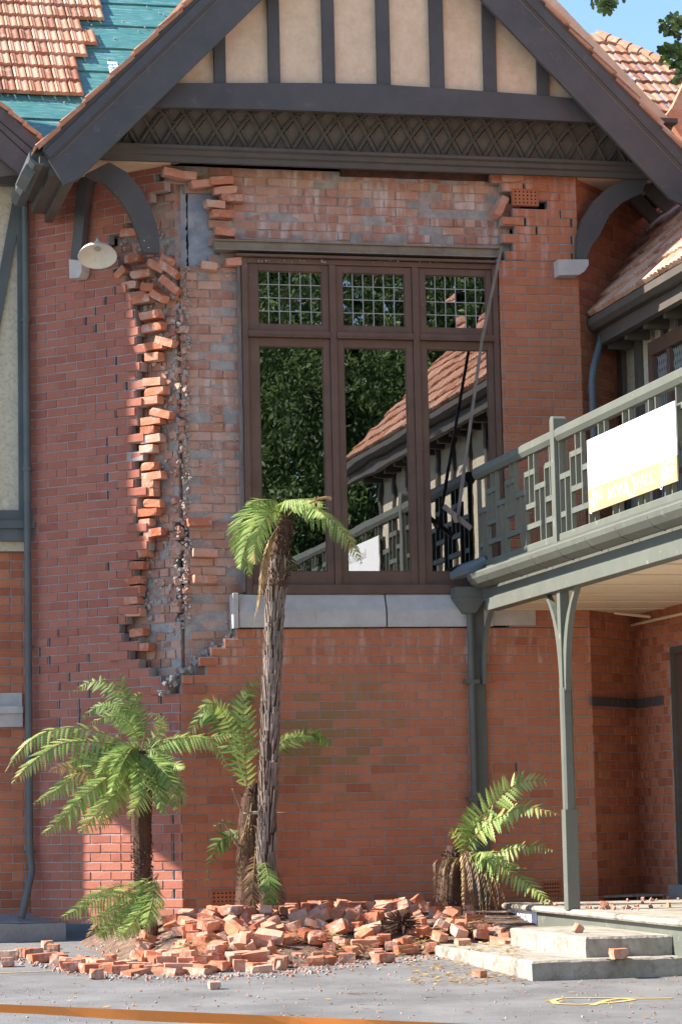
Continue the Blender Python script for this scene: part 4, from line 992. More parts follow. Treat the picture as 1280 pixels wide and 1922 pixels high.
# post with chamfered shaft and curved braces
zpl = PX(1070, 1708, XB).z; yq = PX(1071, 1600, XB).y
pw = .055
mb = MB(); zk = PX(1070, 1520, XB).z; zk2 = PX(1068, 1290, XB).z
def shaft(z0, z1, w, c):
    pts = [(-w+c, -w), (w-c, -w), (w, -w+c), (w, w-c), (w-c, w), (-w+c, w), (-w, w-c), (-w, -w+c)]
    return [(XB+x, yq+y, z0) for x, y in pts], [(XB+x, yq+y, z1) for x, y in pts]
for z0, z1, w_, c_ in ((zpl, zk, pw, .003), (zk, zk2, pw-.006, .02), (zk2, zbl, pw-.012, .003)):
    a, b = shaft(z0, z1, w_, c_); mb.add(a+b, [tuple(range(7, -1, -1)), tuple(range(8, 16))]+[(i, (i+1) % 8, 8+(i+1) % 8, 8+i) for i in range(8)])
po = mb.build('post', GP, vr, bevel=.002)
for sg in (-1, 1):
    mb = MB(); n = 8; vs = []; H = zbl-PX(1066, 1290, XB).z; Wd = .36
    for i in range(n+1):
        t = i/n; yy = Wd*(t**3.2)+.03; zz = zbl-H*(1-t)
        d_ = .05+.03*math.sin(t*math.pi)
        for x in (-.025, .025): vs += [(XB+x, yq+sg*yy, zz), (XB+x, yq+sg*(yy+d_*(1.0)), zz-.03*(1-t))]
    fs = []
    for i in range(n):
        b = 4*i
        fs += [(b, b+1, b+5, b+4), (b+2, b+6, b+7, b+3), (b, b+4, b+6, b+2), (b+1, b+3, b+7, b+5)]
    fs += [(0, 2, 3, 1), (4*n, 4*n+1, 4*n+3, 4*n+2)]
    mb.add(vs, fs); mb.build('brace', GP, vr)
# pilaster on the bay wall and rain head with pipe
mb = MB(); a = PY(893, 1400, -.05); b = PY(915, 1400, -.05); mb.box((a.x, -.05, ZB), (b.x, -.002, PY(905, 1120, -.05).z)); mb.build('wall_post', GD, vr, bevel=.004)
arc = MB(); n = 10; vs = []
for i in range(n+1):
    t = i/n; z = lerp(PY(905, 1285, -.06).z, zbl, t); y = -.06-.32*t**2.6
    for x in (-.02, .02): vs += [(XB-.005+x, y, z), (XB-.005+x, y-.06, z)]
fs = []
for i in range(n): b = 4*i; fs += [(b, b+1, b+5, b+4), (b+2, b+6, b+7, b+3), (b, b+4, b+6, b+2), (b+1, b+3, b+7, b+5)]
arc.add(vs, fs+[(0, 2, 3, 1), (4*n, 4*n+1, 4*n+3, 4*n+2)]); arc.build('brace', GP, vr)
mb = MB(); t0 = PY(880, 1112, -.12); t1 = PY(880, 1150, -.12)
def frus(c, w0, w1, d0, d1, z0, z1):
    P = [(c.x-w0, c.y-d0, z0), (c.x+w0, c.y-d0, z0), (c.x+w0, -.03, z0), (c.x-w0, -.03, z0), (c.x-w1, c.y-d1, z1), (c.x+w1, c.y-d1, z1), (c.x+w1, -.03, z1), (c.x-w1, -.03, z1)]; mb.hexa(P)
c = PY(881, 1120, -.16); frus(c, .05, .145, .04, .08, PY(880, 1151, -.16).z, PY(880, 1122, -.16).z); frus(c, .15, .15, .085, .085, PY(880, 1122, -.16).z+.001, PY(880, 1103, -.16).z)
z0 = PY(885, 1150, -.1).z; mb.tube([(c.x+.01, -.12, z0+.02), (c.x+.02, -.1, z0-.25), (c.x+.02, -.09, ZB+.1)], .034, 12)
for y in (1280, 1500): z = PY(885, y, -.1).z; mb.box((c.x-.05, -.13, z-.02), (c.x+.09, -.02, z+.02))
mb.build('rain_head', GD, vr)
mb = MB(); mb.tube([PY(848, 1082, -.12), PY(870, 1072, -.2), PY(900, 1062, -.3), PY(915, 1050, -.35)], [.04, .07, .075, .05], 9); mb.tube([PY(846, 1086, -.12), PY(862, 1076, -.16)], [.02, .045], 7)
tag(mb.build('crumpled_sheet', 'pipe_blue', None), 'dark blue crumpled sheet lodged where the veranda roof meets the window', 'sheet')

# sign board with lettering
sg = thing('sign_board', 'white sign with gold band reading Mona Vale tied to the balustrade', 'sign', (XB-.05, -3, zq1))
XS = XB-.05
sy0 = PX(1106, 890, XS).y; sy1 = PX(1272, 830, XS).y; sz1 = PX(1106, 826, XS).z; sz0 = PX(1113, 962, XS).z
szb = PX(1111, 918, XS).z; SL = sy0-sy1; SH = sz1-sz0
mb = MB(); mb.box((XS-.012, sy1, szb), (XS, sy0, sz1)); mb.build('white_panel', 'white', sg)
mb = MB(); mb.box((XS-.0125, sy1, sz0), (XS, sy0, szb)); gb = mb.build('gold_band', 'gold', sg)
bh = szb-sz0
# letters built from strokes: u runs along -Y (left to right when facing the sign), v up
def SP(u, v, o=.0145): return V((XS-o, sy0-u, sz0+v))
letters = MB()
def stroke(pts, w_, o=.0145):
    for (u0, v0), (u1, v1) in zip(pts[:-1], pts[1:]):
        letters.bar(SP(u0, v0, o), SP(u1, v1, o), w_, .002, (1, 0, 0))
def glyph(ch, u, v, s, wd):
    T, t = s*.13, s*.06
    def st(pts, w_): stroke([(u+a*wd, v+b*s) for a, b in pts], w_)
    def serif(a, b): stroke([(u+a*wd-wd*.12, v+b*s), (u+a*wd+wd*.12, v+b*s)], t*.8)
    if ch == 'M': st([(.05, 0), (.15, 1)], t); st([(.15, 1), (.5, .1)], T); st([(.5, .1), (.85, 1)], t); st([(.85, 1), (.95, 0)], T); serif(.05, 0); serif(.95, 0)
    if ch == 'N': st([(.1, 0), (.1, 1)], t); st([(.1, 1), (.9, 0)], T); st([(.9, 0), (.9, 1)], t); serif(.1, 0); serif(.9, 1)
    if ch == 'O':
        pts = [(.5+.42*math.cos(a), .5+.5*math.sin(a)) for a in [2*math.pi*i/16 for i in range(17)]]
        for i in range(16): st(pts[i:i+2], T if abs(pts[i][0]-.5) > .25 else t)
    if ch == 'A': st([(0.02, 0), (.5, 1)], t); st([(.5, 1), (.98, 0)], T); st([(.2, .35), (.8, .35)], t); serif(.02, 0); serif(.98, 0)
    if ch == 'V': st([(.02, 1), (.5, 0)], T); st([(.5, 0), (.98, 1)], t); serif(.02, 1); serif(.98, 1)
    if ch == 'L': st([(.2, 1), (.2, 0)], T); st([(.2, 0.02), (.9, 0.02)], t); serif(.2, 1); st([(.9, .02), (.9, .2)], t)
    if ch == 'E': st([(.2, 1), (.2, 0)], T); st([(.2, 0.02), (.88, 0.02)], t); st([(.2, .98), (.85, .98)], t); st([(.2, .5), (.7, .5)], t); st([(.88, .02), (.88, .2)], t); st([(.85, .98), (.85, .8)], t)
lh = bh*.5; v0 = bh*.26
u = SL*.235
for ch, wd in (('M', .07), ('O', .06), ('N', .062)): glyph(ch, u, v0, lh, wd*SL); u += wd*SL+.004*SL
glyph('A', u-.01*SL, v0, lh*.85, .05*SL)
cx = u+.055*SL   # tall ornamental loop around the middle letter
pts = [(cx+SL*.045*math.cos(a)-.012*SL*math.sin(a), v0+lh*.5+lh*.95*math.sin(a)) for a in [R(250-i*18) for i in range(18)]]
stroke(pts, .012); stroke([(cx-.02*SL, v0+lh*1.45), (cx+.03*SL, v0+lh*1.5)], .006); stroke([(cx-.035*SL, v0+lh*.1), (cx+.0*SL, v0-lh*.25), (cx+.05*SL, v0-lh*.45)], .009)
u = cx+.05*SL
for ch, wd in (('V', .055), ('A', .06), ('L', .048), ('E', .05)): glyph(ch, u, v0, lh, wd*SL); u += wd*SL+.003*SL
random.seed(17)
def flourish(cu_, cv_, r_, turns, rot_, w_):
    pts = [(cu_+r_*(1-i/26)*math.cos(rot_+turns*i/26*6.28), cv_+r_*(1-i/26)*math.sin(rot_+turns*i/26*6.28)) for i in range(26)]; stroke(pts, w_)
for k in range(26):
    flourish(SL*rnd(.015, .17), bh*rnd(.1, .95)*(1-.3*random.random()), rnd(.02, .05), rnd(.6, 1.3), rnd(0, 6), rnd(.004, .008))
for k in range(34):
    flourish(SL*rnd(.82, .985), bh*rnd(.05, 1.08), rnd(.02, .055), rnd(.6, 1.3), rnd(0, 6), rnd(.004, .008))
sub(letters.build('lettering', 'white', None), gb)
faint = sg
rotm = Matrix(((0, 0, -1, XS-.0135), (-1, 0, 0, (sy0+sy1)/2), (0, 1, 0, (sz1+szb)/2+.06), (0, 0, 0, 1)))
t_ = textmesh('Restaurant & Café', .16, 'ink', 'lettering', rotm, None, .0006, sx=.75)
t_.parent = sg; t_.matrix_parent_inverse = Matrix.Translation(sg.location).inverted()

# ================================================================ PLATFORM AND STEPS
pf = thing('platform', 'low veranda platform with pale nosing and grey green riser', 'platform', (XB+.5, -3, 0))
XPF = XB
ypb = PX(952, 1705, XPF).y; zp = zpl
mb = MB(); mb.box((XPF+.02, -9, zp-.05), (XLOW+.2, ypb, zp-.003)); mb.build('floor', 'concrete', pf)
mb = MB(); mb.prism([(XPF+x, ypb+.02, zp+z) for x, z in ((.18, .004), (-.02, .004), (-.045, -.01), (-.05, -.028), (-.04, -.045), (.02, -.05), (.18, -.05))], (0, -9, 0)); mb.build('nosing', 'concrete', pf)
yj = PX(1007, 1735, XPF).y
mb = MB(); mb.box((XPF, yj-.003, gz(-2)-.1), (XPF+.06, ypb, zp-.051)); mb.build('riser_panel', 'white', pf)
mb = MB(); mb.box((XPF+.003, -9, gz(-6)-.3), (XPF+.06, yj-.004, zp-.051)); mb.build('riser', GP, pf)
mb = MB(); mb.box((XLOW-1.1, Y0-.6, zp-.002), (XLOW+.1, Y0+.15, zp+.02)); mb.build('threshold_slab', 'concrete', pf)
def stepblock(label, cb, ct, back, right_to, zb):
    """cb: pixel of bottom front corner; ct: pixel of top"""
    c = PZ(cb[0], cb[1], zb); zt = PY(ct[0], ct[1], c.y).z
    yb = PX(back[0], back[1], c.x).y
    mb = MB(); n = 14; m = 10
    # subdivided block with worn edges
    X0, X1 = c.x, right_to; 
    def J(p, a=.006): return V(p)+V((rnd(-a, a), rnd(-a, a), rnd(-a, a)))
    e = .014
    g1 = [(X0+e, c.y+e), (X1, c.y+e), (X1, yb), (X0+e, yb)]
    nx_ = 24; vs = []; fs = []
    ring = []
    path = [(lerp(X1, X0, i/nx_), c.y) for i in range(nx_+1)]+[(X0, lerp(c.y, yb, i/nx_)) for i in range(1, nx_+1)]
    lv = [(0, zb-.15, 0), (0, zb+.01, 0), (0, (zb+zt)/2, 0), (0, zt-e, 0), (1, zt, e)]
    W = len(path)
    for k, z, inn in lv:
        for i, (x, y) in enumerate(path):
            xx = x+(inn if i >= nx_ else 0); yy = y+(inn if i <= nx_ else 0)
            vs.append(J((xx, yy, z), .004))
    for k in range(len(lv)-1):
        for i in range(W-1): fs.append((k*W+i, k*W+i+1, (k+1)*W+i+1, (k+1)*W+i))
    top = [(len(lv)-1)*W+i for i in range(W)]; vs.append(V((X1, yb, zt))); fs.append(tuple(top+[len(vs)-1]))
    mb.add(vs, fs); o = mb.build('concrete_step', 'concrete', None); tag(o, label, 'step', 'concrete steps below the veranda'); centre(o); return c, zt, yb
c1, zt1, yb1 = stepblock('wide lower concrete step lying on the asphalt', (1000, 1843), (1000, 1806), (800, 1782), XPF-.002, gz(P0.y))
print('step1', c1, zt1, yb1)
c2, zt2, yb2 = stepblock('smaller upper concrete step against the green riser', (1100, 1799), (1100, 1761), (958, 1754), XPF-.002, zt1)
print('step2', c2, zt2, yb2, 'platform', zp, XPF)

# ================================================================ GROUND
mb = MB(); 
ys = [-80, -22, P0.y, 0, 4, 40]
for a, b in zip(ys[:-1], ys[1:]):
    mb.add([(-70, a, gz(a)), (70, a, gz(a)), (70, b, gz(b)), (-70, b, gz(b))], [(0, 1, 2, 3)])
M['asphalt'] = mat('asphalt', (.13, .128, .13), .95, (.215, .21, .21), 1.2, bump=.9, bscale=90, wearcol=(.26, .25, .25), wscale=40, wlo=.58, whi=.7)
o = mb.build('asphalt', 'asphalt'); struct(o)
# raised bed along the wall
def PG(x, y, dz=0):
    p = V((0, -1.5, gz(-1.5)+dz)); return PP(x, y, p, V((0, -.0207, 1)))
mb = MB(); nx_, ny_ = 120, 40; bx0 = PG(128, 1768).x; bx1 = XPF; vs = []
def bedz(x, y):
    f = PYf(x); t = max(0, min(1, (y-f)/(0-f))); t2 = t*t*(3-2*t)
    import mathutils
    n = mathutils.noise.noise(V((x*3, y*3, 0)))*.03
    return lerp(gz(y)-.03, ZB-.02, t2**.8*min(1, max(0, (x-bx0)/.6)))+n*math.sin(min(1, t*1.1)*3.14)
FRONT = [(-9, -3.6)]+[(q_.x, q_.y) for q_ in [PP(x_, y_, V((0, P0.y, gz(P0.y))), V((0, -.0207, 1))) for x_, y_ in ((-60, 1800), (40, 1808), (110, 1822), (200, 1834), (370, 1834), (500, 1830), (640, 1812), (790, 1796))]]+[(.4, -3.2), (9, -2.0)]
print(FRONT)
def PYf(x):
    # front edge (Y) of the bed / heap as function of x, read off the photo
    tbl = FRONT
    for (a, fa), (b, fb_) in zip(tbl[:-1], tbl[1:]):
        if x <= b: return lerp(fa, fb_, (x-a)/(b-a))
    return -1.2
def heapz(x, y):
    """top of the brick heap"""
    f = PYf(x)+.1; b = -.05; t = (y-f)/(b-f)
    if t < 0 or t > 1: return 0
    h = min(1, max(.0, (x+2.5)/1.0))*min(1, max(0, (1.0-x)/.6))
    return .08*h*math.sin(math.pi*min(1, t**.8))**.9
for j in range(ny_+1):
    for i in range(nx_+1):
        x = lerp(bx0, bx1, i/nx_); f = PYf(x); y = lerp(f, .5, j/ny_); vs.append((x, y, bedz(x, y)+.7*heapz(x, y)))
mb.add(vs, [(j*(nx_+1)+i, j*(nx_+1)+i+1, (j+1)*(nx_+1)+i+1, (j+1)*(nx_+1)+i) for j in range(ny_) for i in range(nx_)])
o = mb.build('garden_bed', 'soil', smooth=True); struct(o)
# kerbed apron at left
k0 = PZ(130, 1768, gz(-.4)); 
kk = PG(60, 1768); kt = PY(60, 1735, kk.y).z; print('kerb', kk, kt)
mb = MB(); mb.box((XW0-3, kk.y, gz(kk.y)-.1), (PG(128, 1768).x, YW+.4, kt)); mb.prism([(XW0-3, kk.y+.12, kt+.003), (PG(120, 1768).x, kk.y+.12, kt+.003), (PG(120, 1768).x, YW+.3, ZB+.03), (XW0-3, YW+.3, ZB+.03)], (0, 0, .004))
o = mb.build('kerb', 'concrete_grey', bevel=.012); struct(o)
# yellow survey marks sprayed on the asphalt
mb = MB()
def G(x, y, dz=.004): return PP(x, y, V((0, P0.y, gz(P0.y)+dz)), V((0, -.0207, 1)))
def paint(pts, w_):
    q = [G(x, y) for x, y in pts]; 
    for a, b in zip(q[:-1], q[1:]):
        d = (b-a).normalized(); s_ = V((-d.y, d.x, 0))*w_/2; mb.add([a-s_, b-s_, b+s_, a+s_], [(0, 1, 2, 3)])
paint([(1262, 1874.5), (1200, 1875), (1130, 1874), (1080, 1873.5), (1050, 1875), (1036, 1879), (1045, 1885), (1085, 1886.5), (1130, 1884), (1165, 1881), (1190, 1877), (1165, 1875), (1140, 1878), (1110, 1888)], .05)
paint([(0, 1827), (60, 1825), (100, 1823)], .04)
mb.mi = [0]*len(mb.f)
struct(mb.build('road_marking', 'yellow'))

# ---- rubble: fallen bricks
random.seed(99)
protos = []
for k in range(14):
    m_ = MB(); ln = BL*random.choice((1, 1, .95, .75, .6, .5, .45, .35)); rough_brick(m_, (0, 0, 0), L=ln, W=.11, j=.004, chip=True)
    o = m_.build('fallen_brick', 'brick_loose', None); protos.append((o, ln)); 
used = set()
zones = [(-9, -2.3, 'left scatter'), (-2.3, -1.4, 'heap below left fern'), (-1.4, -.5, 'heap before tall trunk'), (-.5, .35, 'heap under window'), (.35, 9, 'heap by steps')]
GRP = 'bricks fallen from the broken corner'
def place_brick(x, y, z, e, label=None, k=None, group=GRP):
    k = random.randrange(14) if k is None else k; o, ln = protos[k]
    if k in used: o = o.copy(); sc.collection.objects.link(o)
    used.add(k); o.location = (x, y, z); o.rotation_euler = e
    if label is None:
        label = [l for a, b, l in zones if a <= x < b][0]
        fr_ac = (y-PYf(x))/max(.3, -PYf(x))
        row = 'front edge' if fr_ac < .2 else 'lower slope' if fr_ac < .45 else 'upper slope' if fr_ac < .75 else 'near wall'
        look = 'half brick' if ln < .2 else 'whole brick'
        tx, ty = math.sin(e[0]), math.sin(e[1])
        pose = 'on edge' if abs(tx) > .85 else 'steeply tilted' if abs(tx)+abs(ty) > .5 else 'slightly tilted' if abs(tx)+abs(ty) > .2 else 'flat'
        az = e[2] % math.pi; dr = 'side on' if az < .6 or az > 2.54 else 'end on' if 1.0 < az < 2.1 else 'diagonal'
        label = f'{look} {pose}, {dr}, {label}, {row}'
    tag(o, label, 'brick', group); return o
cnt = 0
pile = []
while cnt < 215:
    x = rnd(-3.0, .9); f = PYf(x)+.1
    if x < -2.35 and random.random() < .45: continue
    t = random.random()**.9; y = lerp(f, -.3 if x > -1.3 else (-.9 if x > -2.3 else -1.9), t)
    if x < -1.9: y = lerp(f, f+1.1, t)
    z = bedz(x, y)+heapz(x, y) if x > bx0 else gz(y)
    hp = heapz(x, y)
    ok = True
    for (a, b) in pile:
        if (a-x)**2+(b-y)**2 < .1**2: ok = False; break
    if not ok and random.random() < .93: continue
    pile.append((x, y))
    flat = hp < .06
    tilt = .12 if flat else .55
    e = (rnd(-tilt, tilt)+(math.pi/2 if random.random() < .25 else 0), rnd(-tilt, tilt), rnd(0, 6.28))
    place_brick(x, y, z+(.036 if flat else .03+rnd(-.01, .05)), e); cnt += 1
for k_ in range(24):
    x = rnd(-2.35, -1.3); y = rnd(-2.9, -1.1); place_brick(x, y, bedz(x, y)+.05, (rnd(-.4, .4)+(1.57 if random.random() < .3 else 0), rnd(-.4, .4), rnd(0, 6.28)))
ORD = 'first second third fourth fifth sixth seventh eighth ninth tenth eleventh twelfth thirteenth fourteenth fifteenth sixteenth seventeenth eighteenth nineteenth twentieth twenty-first twenty-second twenty-third twenty-fourth twenty-fifth'.split()
byl = {}
for o in bpy.data.objects:
    if o.get('category') == 'brick': byl.setdefault(o['label'], []).append(o)
for l, os_ in byl.items():
    if len(os_) > 1:
        for i_, o in enumerate(sorted(os_, key=lambda q: proj(q.location)[0])): o['label'] = l+', '+ORD[i_]+' such from left'
# the row at the very front, flat on the asphalt
ORD = 'first second third fourth fifth sixth seventh eighth ninth tenth eleventh twelfth thirteenth fourteenth fifteenth sixteenth seventeenth eighteenth nineteenth twentieth twenty-first twenty-second twenty-third twenty-fourth twenty-fifth'.split()
rowpts = sorted(((182, 1831), (132, 1818), (175, 1808), (232, 1812), (258, 1818), (292, 1803), (370, 1815), (378, 1793), (485, 1818), (505, 1805), (440, 1812), (600, 1798), (652, 1800), (700, 1790), (15, 1808), (60, 1790), (78, 1800), (100, 1782), (90, 1775), (40, 1790), (10, 1795), (330, 1803), (560, 1800), (720, 1800), (760, 1785)))
for i_, (x, y) in enumerate(rowpts):
    g = G(x, y+8, 0); place_brick(g.x, g.y, gz(g.y)+.04, (rnd(-.05, .05), rnd(-.05, .05), rnd(-.5, .5)), ORD[i_]+' brick from the left in the loose front row on the asphalt')
for (x, y, lab, k, ez) in ((402, 1858, 'single mortar crusted brick fragment lying alone on the open asphalt', 5, .1), (900, 1836, 'small orange brick chunk on the asphalt beside the lower step', 6, .7)):
    g = G(x, y, 0); o = place_brick(g.x, g.y, gz(g.y)+.03, (.1, .05, ez), lab, k); o.scale = (.7, .7, .7)
q = PZ(1161, 1801, zt1); o = place_brick(q.x, q.y, zt1+.038, (0, 0, .1), 'broken orange half brick sitting on the lower concrete step', None)
q = PZ(1085, 1752, zt2); o = place_brick(q.x, q.y, zt2+.03, (.1, .6, .3), 'thin orange brick wedge on the upper concrete step', None); o.scale = (.5, .5, .9)
q = PZ(1134, 1705, zp); o = place_brick(q.x, q.y, zp+.03, (.1, .1, 1.2), 'small orange brick lump on the veranda platform', None); o.scale = (.45, .6, .7)
q = PY(843, 1738, -1.9); place_brick(q.x, q.y, q.z, (0, -.75, .3), 'pale brick standing on end at the right of the heap', 0)
q = PY(1025, 1700, -.6)
# crumbs and dust
mb = MB(); random.seed(31)
for k in range(2700):
    if k < 1500:
        x = rnd(-3.6, 1.2); f = PYf(x); y = f+random.gauss(.05, .28)
    elif k < 1750: x = rnd(-2.6, -1.3); y = rnd(-3.4, -.5)
    elif k < 2000: x = rnd(-2.6, 1.2); y = rnd(PYf(x), -.1)
    else: x = rnd(-4, 2); y = rnd(-9, -4)
    z = (bedz(x, y)+.7*heapz(x, y)) if (bx0 < x < bx1 and y > PYf(x)) else gz(y)
    if x > c1.x-.02 and y > c1.y-.02: continue
    s_ = rnd(.004, .022)*(1 if k < 2000 else .55); mb.cur = 0 if random.random() < .5 else 1
    rough_brick(mb, (x, y, z+s_*.3), s_*1.4, s_, s_*.8, (rnd(0, 3), rnd(0, 3), rnd(0, 3)), j=s_*.12)
struct(mb.build('brick_crumbs', ['brick_inner', 'mortar_rough']), 'stuff')
mb = MB()
for k in range(60):
    if random.random() < .6: x = rnd(XPF+.1, XLOW-.1); y = rnd(-3, -.4)
    else: x = rnd(XPF+.1, XPF+.9); y = rnd(-3.2, -2.2)
    s_ = rnd(.01, .035); rough_brick(mb, (x, y, zp+s_*.3), s_*1.4, s_, s_*.8, (rnd(0, 3), rnd(0, 3), rnd(0, 3)), j=s_*.12)
struct(mb.build('brick_grit', 'brick_inner'), 'stuff')
# fallen leaves and straw
mb = MB(); random.seed(33)
for k in range(900):
    mode = random.random()
    if mode < .22: x = rnd(-4, 2); y = rnd(-9, -4)
    elif mode < .75:
        q = G(rnd(770, 990), 0+rnd(1795, 1850)); x, y = q.x, q.y+rnd(-.1, .2)
    else: x = rnd(-2.2, 1.5); y = rnd(PYf(x), -.3)
    z = (bedz(x, y)+heapz(x, y)*.9) if (bx0 < x < bx1 and y > PYf(x)) else gz(y)
    if c1.x < x and y > c1.y: z = zt1 if x > c1.x and y < yb1 else z
    if y > 0: continue
    s_ = rnd(.015, .04); a = rnd(0, 6.28); c_, sn = math.cos(a), math.sin(a); z += .006
    L1 = V((c_, sn, rnd(-.2, .3)))*s_; W1 = V((-sn, c_, rnd(-.3, .3)))*s_*.4; c = V((x, y, z+.004))
    mb.add([c-L1, c-W1, c+L1, c+W1], [(0, 1, 2, 3)], (rnd(0, 1), 0, 0))
struct(mb.build('fallen_leaves', 'dead', normals=False), 'stuff')
# dry straw on the heap
mb = MB()
for cx, cy, Y, nn in ((380, 1780, -2.6, 90), (590, 1775, -2.2, 120), (660, 1790, -2.6, 80), (790, 1790, -2.3, 90), (870, 1770, -1.9, 70)):
    for k in range(nn):
        q = PY(cx+rnd(-45, 45), cy+rnd(-12, 12), Y+rnd(-.2, .2)); z = bedz(q.x, q.y)+heapz(q.x, q.y)+rnd(0, .08); a = rnd(0, 3.14); L1 = V((math.cos(a), math.sin(a), rnd(-.4, .4)))*rnd(.03, .1)
        c = V((q.x, q.y, z)); s_ = V((0, 0, .004)); mb.add([c-L1, c+L1, c+L1+s_, c-L1+s_], [(0, 1, 2, 3)], (rnd(.2, 1), 0, 0))
struct(mb.build('dry_straw', 'dead', normals=False), 'stuff')

# ================================================================ FERNS
def cat(pts, n):
    P = [pts[0]*2-pts[1]]+pts+[pts[-1]*2-pts[-2]]; out = []
    segs = len(pts)-1
    for k in range(n+1):
        t = k/n*segs; i = min(int(t), segs-1); f = t-i; a, b, c, d = P[i:i+4]
        out.append(.5*((2*b)+(c-a)*f+(2*a-5*b+4*c-d)*f*f+(3*b-a-3*c+d)*f**3))
    return out
def frond(name, parent, ctrl, width, m='fern', n=34, face=(0, -1, .35), droop=.25, base=.1, teeth=7, shade=(.2, 1), curl=0):
    """ctrl: 3D control points; width: longest leaflet"""
    mb = MB(); C = cat([V(p) for p in ctrl], n*2); F = V(face).normalized()
    brown = rnd(0, .9) if random.random() < .5 else 0; bend = rnd(-.25, .25)
    T0 = None; L_ = sum((C[i+1]-C[i]).length for i in range(len(C)-1))
    sp = L_*(1-base)/n
    for i in range(2, len(C)-1):
        t = i/(len(C)-1)
        if t < base: continue
        T = (C[i+1]-C[i-1]).normalized(); S = T.cross(F)
        if S.length < .05: continue
        S.normalize(); Nn = S.cross(T).normalized()
        tt = (t-base)/(1-base)
        prof = (min(1, tt/.28)**.7*.65+.35)*(1-tt**2.6)**.8 if tt < .999 else 0
        if i % 2: continue
        for sg in (-1, 1):
            ln = width*prof*rnd(.8, 1.1)*(rnd(.3, .7) if random.random() < .05 else 1)
            if ln < .006 or random.random() < .02: continue
            d = (S*sg*.9+T*(.38+.35*tt)+V((0, 0, -droop*rnd(.6, 1.4)))+Nn*rnd(-.28, .28)+T*rnd(-.12, .12)).normalized()
            wv = (T-d*T.dot(d)).normalized(); hw = min(sp*.48, ln*.16)*rnd(.9, 1.1)*1.25
            up = d.cross(wv)*sg; c = rnd(*shade); vs = []; kk = teeth
            prev = C[i]
            for k in range(kk+1):
                f = k/kk; p = C[i]+d*ln*f+V((0, 0, -ln*droop*.5*f*f)); ww = hw*(1-f**2.2)*(.8+.2*math.sin(f*3))
                vs.append(p)
                tooth = d*(ln/kk*.35)
                vs.append(p+wv*ww+tooth-Nn*ww*.25); vs.append(p-wv*ww+tooth-Nn*ww*.25)
                # inner notch
                g = (k+.55)/kk; p2 = C[i]+d*ln*min(g, 1)+V((0, 0, -ln*droop*.5*g*g)); vs.append(p2+wv*ww*.42); vs.append(p2-wv*ww*.42)
            fs = []
            for k in range(kk):
                b = 5*k
                fs += [(b, b+1, b+3), (b, b+3, b+5), (b+3, b+6, b+5), (b, b+4, b+2), (b, b+5, b+4), (b+4, b+5, b+7)]
            g_ = min(1, max(0, (tt-.6)*2.2*brown)+(rnd(.4, 1) if random.random() < .04 else 0)); mb.add(vs, fs, (c, g_, 0))
    b_ = len(mb.f); rr = max(.003, width*.02)
    mb.cur = 1; mb.tube([C[i] for i in range(0, len(C), 3)]+[C[-1]], [rr*(1.3-1.1*i/(len(C)/3)) for i in range(len(range(0, len(C), 3))+1)], 5, (.1, 0, 0))
    return mb.build(name, [m, 'rachis' if m != 'dead' else 'dead'], parent, normals=False)
def fr_px(parent, pts, Ys, width, **k):
    """frond through picture points, with a depth for each point"""
    return frond('frond', parent, [PY(x, y, Y) for (x, y), Y in zip(pts, Ys)], width, **k)
def trunk_fibre(parent, pts, rad, n=220, spread=.02, m='bark', name='trunk'):
    mb = MB(); mb.tube(pts, rad, 14); C = cat([V(p) for p in pts], 40); 
    for k in range(n):
        i = random.randrange(1, 39); f = i/40; r_ = rad[0]+(rad[-1]-rad[0])*f; a = rnd(0, 6.28); d = V((math.cos(a), math.sin(a), 0)); p = C[i]+d*r_*.9
        q = p+d*rnd(.0, spread)+V((rnd(-.015, .015), rnd(-.015, .015), rnd(-.09, .05))); mb.tube([p, (p+q)/2+d*spread*.4, q], [.005, .0035, .001], 4, cap=False)
    return mb.build(name, m, parent)

# left fern
random.seed(51)
YLf = -1.15
base = PY(270, 1650, YLf); base.z = bedz(base.x, base.y)
f1 = thing('tree_fern', 'short tree fern in sunlight at the left with wide arching crown', 'tree fern', base, 'tree ferns in the bed below the window')
trunk_fibre(f1, [base, PY(268, 1640, YLf), PY(266, 1560, YLf), PY(264, 1470, YLf), PY(264, 1410, YLf)], [.07, .07, .085, .11, .05], 900, .045)
c_ = (264, 1412)
def LF(pts, w_, dY, **k): fr_px(f1, [c_]+pts, [YLf+dY*i/len(pts) for i in range(len(pts)+1)], w_, **k)
LF([(200, 1378), (120, 1366), (55, 1392), (8, 1452)], .17, -.1, droop=.6, face=(0, -1, .9))
LF([(200, 1395), (120, 1395), (60, 1432), (20, 1474)], .17, -.35, droop=.5, face=(0, -1, .7))
LF([(215, 1420), (160, 1445), (110, 1480), (60, 1512)], .17, -.45, droop=.4)
LF([(220, 1440), (170, 1490), (120, 1535), (76, 1570)], .18, -.6, droop=.35)
LF([(235, 1450), (205, 1500), (170, 1540), (148, 1566)], .17, -.7, droop=.3)
LF([(245, 1440), (225, 1480), (200, 1510), (185, 1545)], .16, -.8, droop=.3)
LF([(270, 1440), (272, 1475), (262, 1505), (240, 1540)], .19, -.75, droop=.3)
LF([(285, 1440), (295, 1465), (300, 1490), (302, 1522)], .17, -.5, droop=.3)
LF([(240, 1430), (195, 1465), (150, 1500), (112, 1535)], .17, -.9, droop=.3, shade=(.0, .8))
LF([(290, 1420), (320, 1432), (335, 1438), (346, 1445)], .1, -.3)
LF([(300, 1398), (345, 1384), (395, 1392), (430, 1450)], .16, -.2, droop=.5, face=(0, -1, .8))
LF([(300, 1392), (350, 1385), (400, 1383), (446, 1378)], .13, -.1, droop=.4, face=(0, -1, .9))
